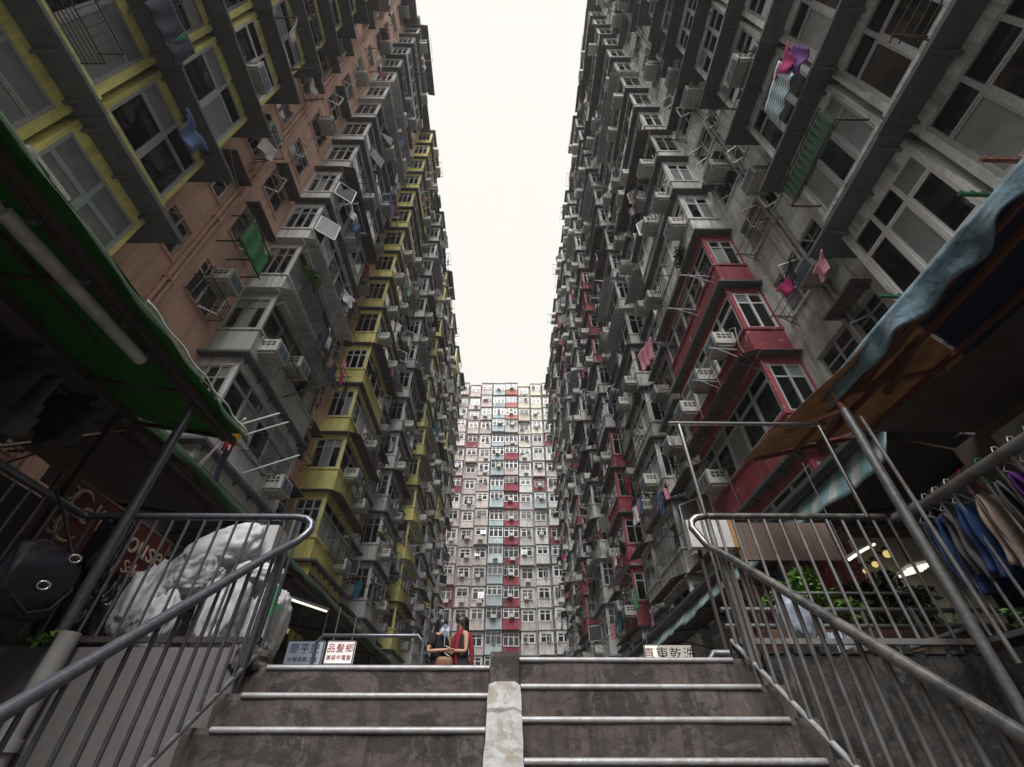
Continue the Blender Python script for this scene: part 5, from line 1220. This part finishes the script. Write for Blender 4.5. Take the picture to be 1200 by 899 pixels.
# ------------------------------------------------------------------ people
def person(label, loc, rot, height, pose, parts):
    """one continuous skinned body; clothes and hair are its children"""
    k = height / 1.6
    J = dict(pelvis=(0, 0, .88), waist=(0, 0, 1.02), chest=(0, .01, 1.20), neck0=(0, -.01, 1.34), neck=(0, -.015, 1.40), head0=(0, -.03, 1.46), head=(0, -.03, 1.53), crown=(0, -.01, 1.575),
             nose=(0, -.118, 1.485))
    E_ = [('pelvis', 'waist'), ('waist', 'chest'), ('chest', 'neck0'), ('neck0', 'neck'), ('neck', 'head0'), ('head0', 'head'), ('head', 'crown'), ('head0', 'nose')]
    Rd = dict(pelvis=(.15, .11), waist=(.115, .09), chest=(.14, .10), neck0=(.07, .06), neck=(.045, .048), head0=(.066, .078), head=(.07, .088), crown=(.045, .06), nose=(.010, .012))
    for s_, n_ in ((-1, 'l'), (1, 'r')):
        J.update({'sh' + n_: (s_ * .165, 0, 1.30), 'el' + n_: pose['el' + n_], 'wr' + n_: pose['wr' + n_], 'hip' + n_: (s_ * .085, 0, .84), 'kn' + n_: (s_ * .09, -.015, .46), 'an' + n_: (s_ * .09, .01, .08), 'to' + n_: (s_ * .10, -.14, .025)})
        Rd.update({'sh' + n_: (.052, .05), 'el' + n_: (.036, .036), 'wr' + n_: (.023, .026), 'hip' + n_: (.085, .09), 'kn' + n_: (.052, .055), 'an' + n_: (.034, .038), 'to' + n_: (.034, .022)})
        E_ += [('neck0', 'sh' + n_), ('sh' + n_, 'el' + n_), ('el' + n_, 'wr' + n_), ('pelvis', 'hip' + n_), ('hip' + n_, 'kn' + n_), ('kn' + n_, 'an' + n_), ('an' + n_, 'to' + n_)]
        w0 = Vector(J['wr' + n_]); e0 = Vector(J['el' + n_]); d = (w0 - e0).normalized(); sd = d.cross(Vector((0, 0, 1))).normalized(); up = sd.cross(d).normalized()
        J['pa' + n_] = tuple(w0 + d * .055); Rd['pa' + n_] = (.036, .016); E_.append(('wr' + n_, 'pa' + n_))
        for q in range(4):
            o_ = (q - 1.5) * .019; ln = (.062, .075, .07, .054)[q]
            a, b, c = w0 + d * .09 + sd * o_, w0 + d * (.09 + ln * .6) + sd * o_ * 1.05 - up * .008, w0 + d * (.09 + ln) + sd * o_ * 1.05 - up * .028
            for nm, p_, rd in ((f'f{q}a{n_}', a, .0095), (f'f{q}b{n_}', b, .0085), (f'f{q}c{n_}', c, .007)): J[nm] = tuple(p_); Rd[nm] = (rd, rd)
            E_ += [('pa' + n_, f'f{q}a{n_}'), (f'f{q}a{n_}', f'f{q}b{n_}'), (f'f{q}b{n_}', f'f{q}c{n_}')]
        t0 = w0 + d * .03 - sd * s_ * .035 ; t1 = t0 + d * .04 - sd * s_ * .018
        J['ta' + n_] = tuple(t0); J['tb' + n_] = tuple(t1); Rd['ta' + n_] = (.012, .012); Rd['tb' + n_] = (.009, .009); E_ += [('wr' + n_, 'ta' + n_), ('ta' + n_, 'tb' + n_)]
    bm = bmesh.new(); lay = bm.verts.layers.skin.verify(); V = {}
    for n_, p_ in J.items(): V[n_] = bm.verts.new(Vector(p_) * k); V[n_][lay].radius = (Rd[n_][0] * k, Rd[n_][1] * k)
    V['pelvis'][lay].use_root = True
    for a, b in E_: bm.edges.new((V[a], V[b]))
    me = bpy.data.meshes.new('person'); bm.to_mesh(me); bm.free(); me.materials.append(MATS['skin'])
    o = link('person', me, None, loc); o.rotation_euler = (0, 0, rot)
    sk = o.modifiers.new('skin', 'SKIN'); sk.use_smooth_shade = True; sb = o.modifiers.new('sub', 'SUBSURF'); sb.levels = 2; sb.render_levels = 2
    tag(o, label, 'person', 'two women talking at the stairs top')
    def child(name, m, mat):
        me = m.mesh(name, mat); c = link(name, me, o, WORLD[o]); return c
    def loft(rings, nseg=24, wob=0, seed=0):
        m = MB(); vs, fs = [], []
        for (z, cx, cy, rx, ry) in rings:
            for i in range(nseg):
                t = 2 * math.pi * i / nseg; w_ = 1 + wob * math.sin(t * 7 + z * 9 + seed)
                vs.append(((cx + rx * math.cos(t) * w_) * k, (cy + ry * math.sin(t) * w_) * k, z * k))
        for j in range(len(rings) - 1):
            for i in range(nseg): fs.append((j * nseg + i, j * nseg + (i + 1) % nseg, (j + 1) * nseg + (i + 1) % nseg, (j + 1) * nseg + i))
        m.add(vs, fs, True); return m
    m = MB()
    for s_ in (-1, 1):
        m.tube([(s_ * .03 * k, -.108 * k, 1.505 * k), (s_ * .03 * k, -.116 * k, 1.505 * k)], .010 * k, 8)
        m.tube([(s_ * .045 * k, -.108 * k, 1.53 * k), (s_ * .03 * k, -.114 * k, 1.535 * k), (s_ * .014 * k, -.115 * k, 1.53 * k)], .004, 5)
    child('eye', m, 'eye')
    m = MB(); m.tube([(-.02 * k, -.103 * k, 1.445 * k), (0, -.112 * k, 1.447 * k), (.02 * k, -.103 * k, 1.445 * k)], [.003, .007, .003], 6); child('lips', m, 'lip')
    # long hair: a cap over the skull falling to the shoulder blades
    m = MB(); nu, nv = 32, 22
    def hf(s, t):
        th = 2 * math.pi * s; fr = max(0, -math.sin(th))            # front is -y
        lim = 1.0 if fr < .35 else (1 - (fr - .35) * 1.05)
        zt_ = 1.615 - (1.615 - parts['hairz']) * t * (lim if fr > .35 else 1) if t > 0 else 1.615
        if fr > .35: zt_ = 1.615 - min((1.615 - parts['hairz']) * t, .085 + .10 * (1 - fr))
        rr = math.sqrt(max(0, 1 - ((max(zt_, 1.52) - 1.52) / .098) ** 2)); wv = 1 + .06 * math.sin(th * 11 + t * 4) * min(1, t * 2)
        dn = max(0, 1.45 - zt_)
        return (.092 * rr * wv * math.cos(th) * (1 + dn * .25) * k, (-.018 + .118 * rr * wv * math.sin(th) + dn * .10) * k, zt_ * k)
    m.grid(hf, nu, nv); child('hair', m, 'hair')
    for nm, rings, mt, wob in parts['clothes']: child(nm, loft(rings, wob=wob), mt)
    for nm, pts, r0, mt in parts['tubes']:
        m = MB(); m.tube([tuple(Vector(p_) * k) for p_ in pts], [x * k for x in r0] if isinstance(r0, list) else r0 * k, 10); child(nm, m, mt)
    return o
GZ = .54
PA = dict(ell=(-.27, .03, 1.05), wrl=(-.12, -.24, 1.08), elr=(.25, .0, 1.04), wrr=(.10, -.26, 1.06))
top = [(.84, 0, 0, .175, .135), (.95, 0, 0, .155, .12), (1.03, 0, 0, .145, .115), (1.15, 0, -.01, .165, .13), (1.25, 0, -.01, .18, .125), (1.31, 0, -.005, .165, .1), (1.345, 0, -.01, .09, .075)]
sleeve = lambda s_, e: [(s_ * .15, 0, 1.315), (s_ * .19, .005, 1.25), ((s_ * .165 + e[0]) / 2 + s_ * .01, e[1] / 2, (1.30 + e[2]) / 2 - .02)]
personA = person('woman in black top with tan shoulder strap and orange brown bag', (-1.16, 8.9, GZ), R(62), 1.58, PA,
    dict(hairz=1.27, clothes=[('top', top, 'cblack', .015), ('trousers', [(.90, 0, 0, .165, .125), (.80, 0, 0, .175, .135), (.6, 0, 0, .16, .12), (.3, 0, 0, .14, .11), (.1, 0, 0, .13, .11)], 'cblack', .01)],
         tubes=[('sleeve', sleeve(-1, PA['ell']), [.07, .075, .07], 'cblack'), ('sleeve', sleeve(1, PA['elr']), [.07, .075, .07], 'cblack'),
                ('bag_strap', [(.10, -.09, 1.35), (.14, -.13, 1.25), (.16, -.13, 1.1), (.17, -.12, .98), (.17, -.1, .9)], .016, 'strap')]))
m = MB(); bag_c = (-1.02, 8.72, GZ + .86)
m.grid(lambda s, t: (bag_c[0] + .15 * math.copysign(abs(math.cos(2 * math.pi * s)) ** .5, math.cos(2 * math.pi * s)) * math.sin(math.pi * (t * .98 + .01)) ** .35, bag_c[1] + .07 * math.copysign(abs(math.sin(2 * math.pi * s)) ** .6, math.sin(2 * math.pi * s)) * math.sin(math.pi * (t * .98 + .01)) ** .35, bag_c[2] + .11 * math.cos(math.pi * (1 - t))), 24, 10)
solo('handbag', m, 'leather', 'orange brown leather bag at the hip of the woman in black', 'handbag')
PB = dict(ell=(-.20, -.02, 1.03), wrl=(-.10, -.24, 1.05), elr=(.22, -.02, 1.03), wrr=(.10, -.25, 1.04))
dress = [(.42, 0, 0, .24, .2), (.6, 0, 0, .22, .185), (.8, 0, 0, .19, .15), (.95, 0, 0, .16, .125), (1.03, 0, 0, .135, .11), (1.15, 0, -.01, .155, .125), (1.25, 0, -.01, .155, .115), (1.32, 0, -.005, .13, .085)]
personB = person('woman with long black hair and red scarf over a dark patterned dress', (-.76, 8.9, GZ), R(-62), 1.62, PB,
    dict(hairz=1.20, clothes=[('dress', dress, 'floral', .02)],
         tubes=[('scarf', [(-.11, -.10, .93), (-.12, -.13, 1.1), (-.10, -.12, 1.25), (-.07, -.06, 1.36), (0, .06, 1.37), (.07, -.05, 1.37), (.10, -.11, 1.27), (.11, -.14, 1.1), (.09, -.13, .95), (.08, -.11, .8)], [.025, .04, .042, .036, .035, .036, .042, .042, .035, .02], 'cred'),
                ('scarf_end', [(.12, .07, 1.33), (.15, .1, 1.2), (.15, .12, 1.0), (.14, .12, .86)], [.03, .04, .042, .02], 'cred')]))
m = MB(); m.hexa([(-1.02, 8.68, 1.66), (-.90, 8.70, 1.60), (-.88, 8.76, 1.60), (-1.0, 8.74, 1.66), (-1.02, 8.68, 1.668), (-.90, 8.70, 1.608), (-.88, 8.76, 1.608), (-1.0, 8.74, 1.668)])
m.hexa([(-1.03, 8.66, 1.56), (-.95, 8.64, 1.50), (-.93, 8.70, 1.50), (-1.01, 8.72, 1.56), (-1.03, 8.66, 1.566), (-.95, 8.64, 1.506), (-.93, 8.70, 1.506), (-1.01, 8.72, 1.566)])
solo('papers', m, 'paper', 'white folded papers held between the two women', 'paper')
m = MB(); m.grid(lambda s, t: (-1.05 + .075 * t * math.cos(2 * math.pi * s), 8.70 + .02 * math.sin(6 * math.pi * s) * t, GZ + 1.37 + .085 * t * math.sin(2 * math.pi * s)), 24, 4); m.grid(lambda s, t: (-1.05 + .075 * t * math.cos(2 * math.pi * s), 8.712 + .02 * math.sin(6 * math.pi * s) * t, GZ + 1.37 + .085 * t * math.sin(2 * math.pi * s)), 24, 4)
m.tube([(-1.05, 8.706, GZ + 1.30), (-1.04, 8.70, GZ + 1.12)], .007, 6)
solo('hand_fan', m, 'clilac2' if 'clilac2' in MATS else 'acgrille', 'pale blue hand fan before the face of the woman in black', 'fan')
# thin city haze
m = MB(); m.box(-45, 45, -34, 72, -3.4, 62); hz = link('haze', m.mesh('haze', 'haze')); hz['kind'] = 'stuff'
# the green print on the end bag
part('print', PRINT, 'printgreen', b6)
print('objects', len(bpy.data.objects), 'tris', sum(len(o.data.polygons) * 2 for o in bpy.data.objects if o.type == 'MESH'))
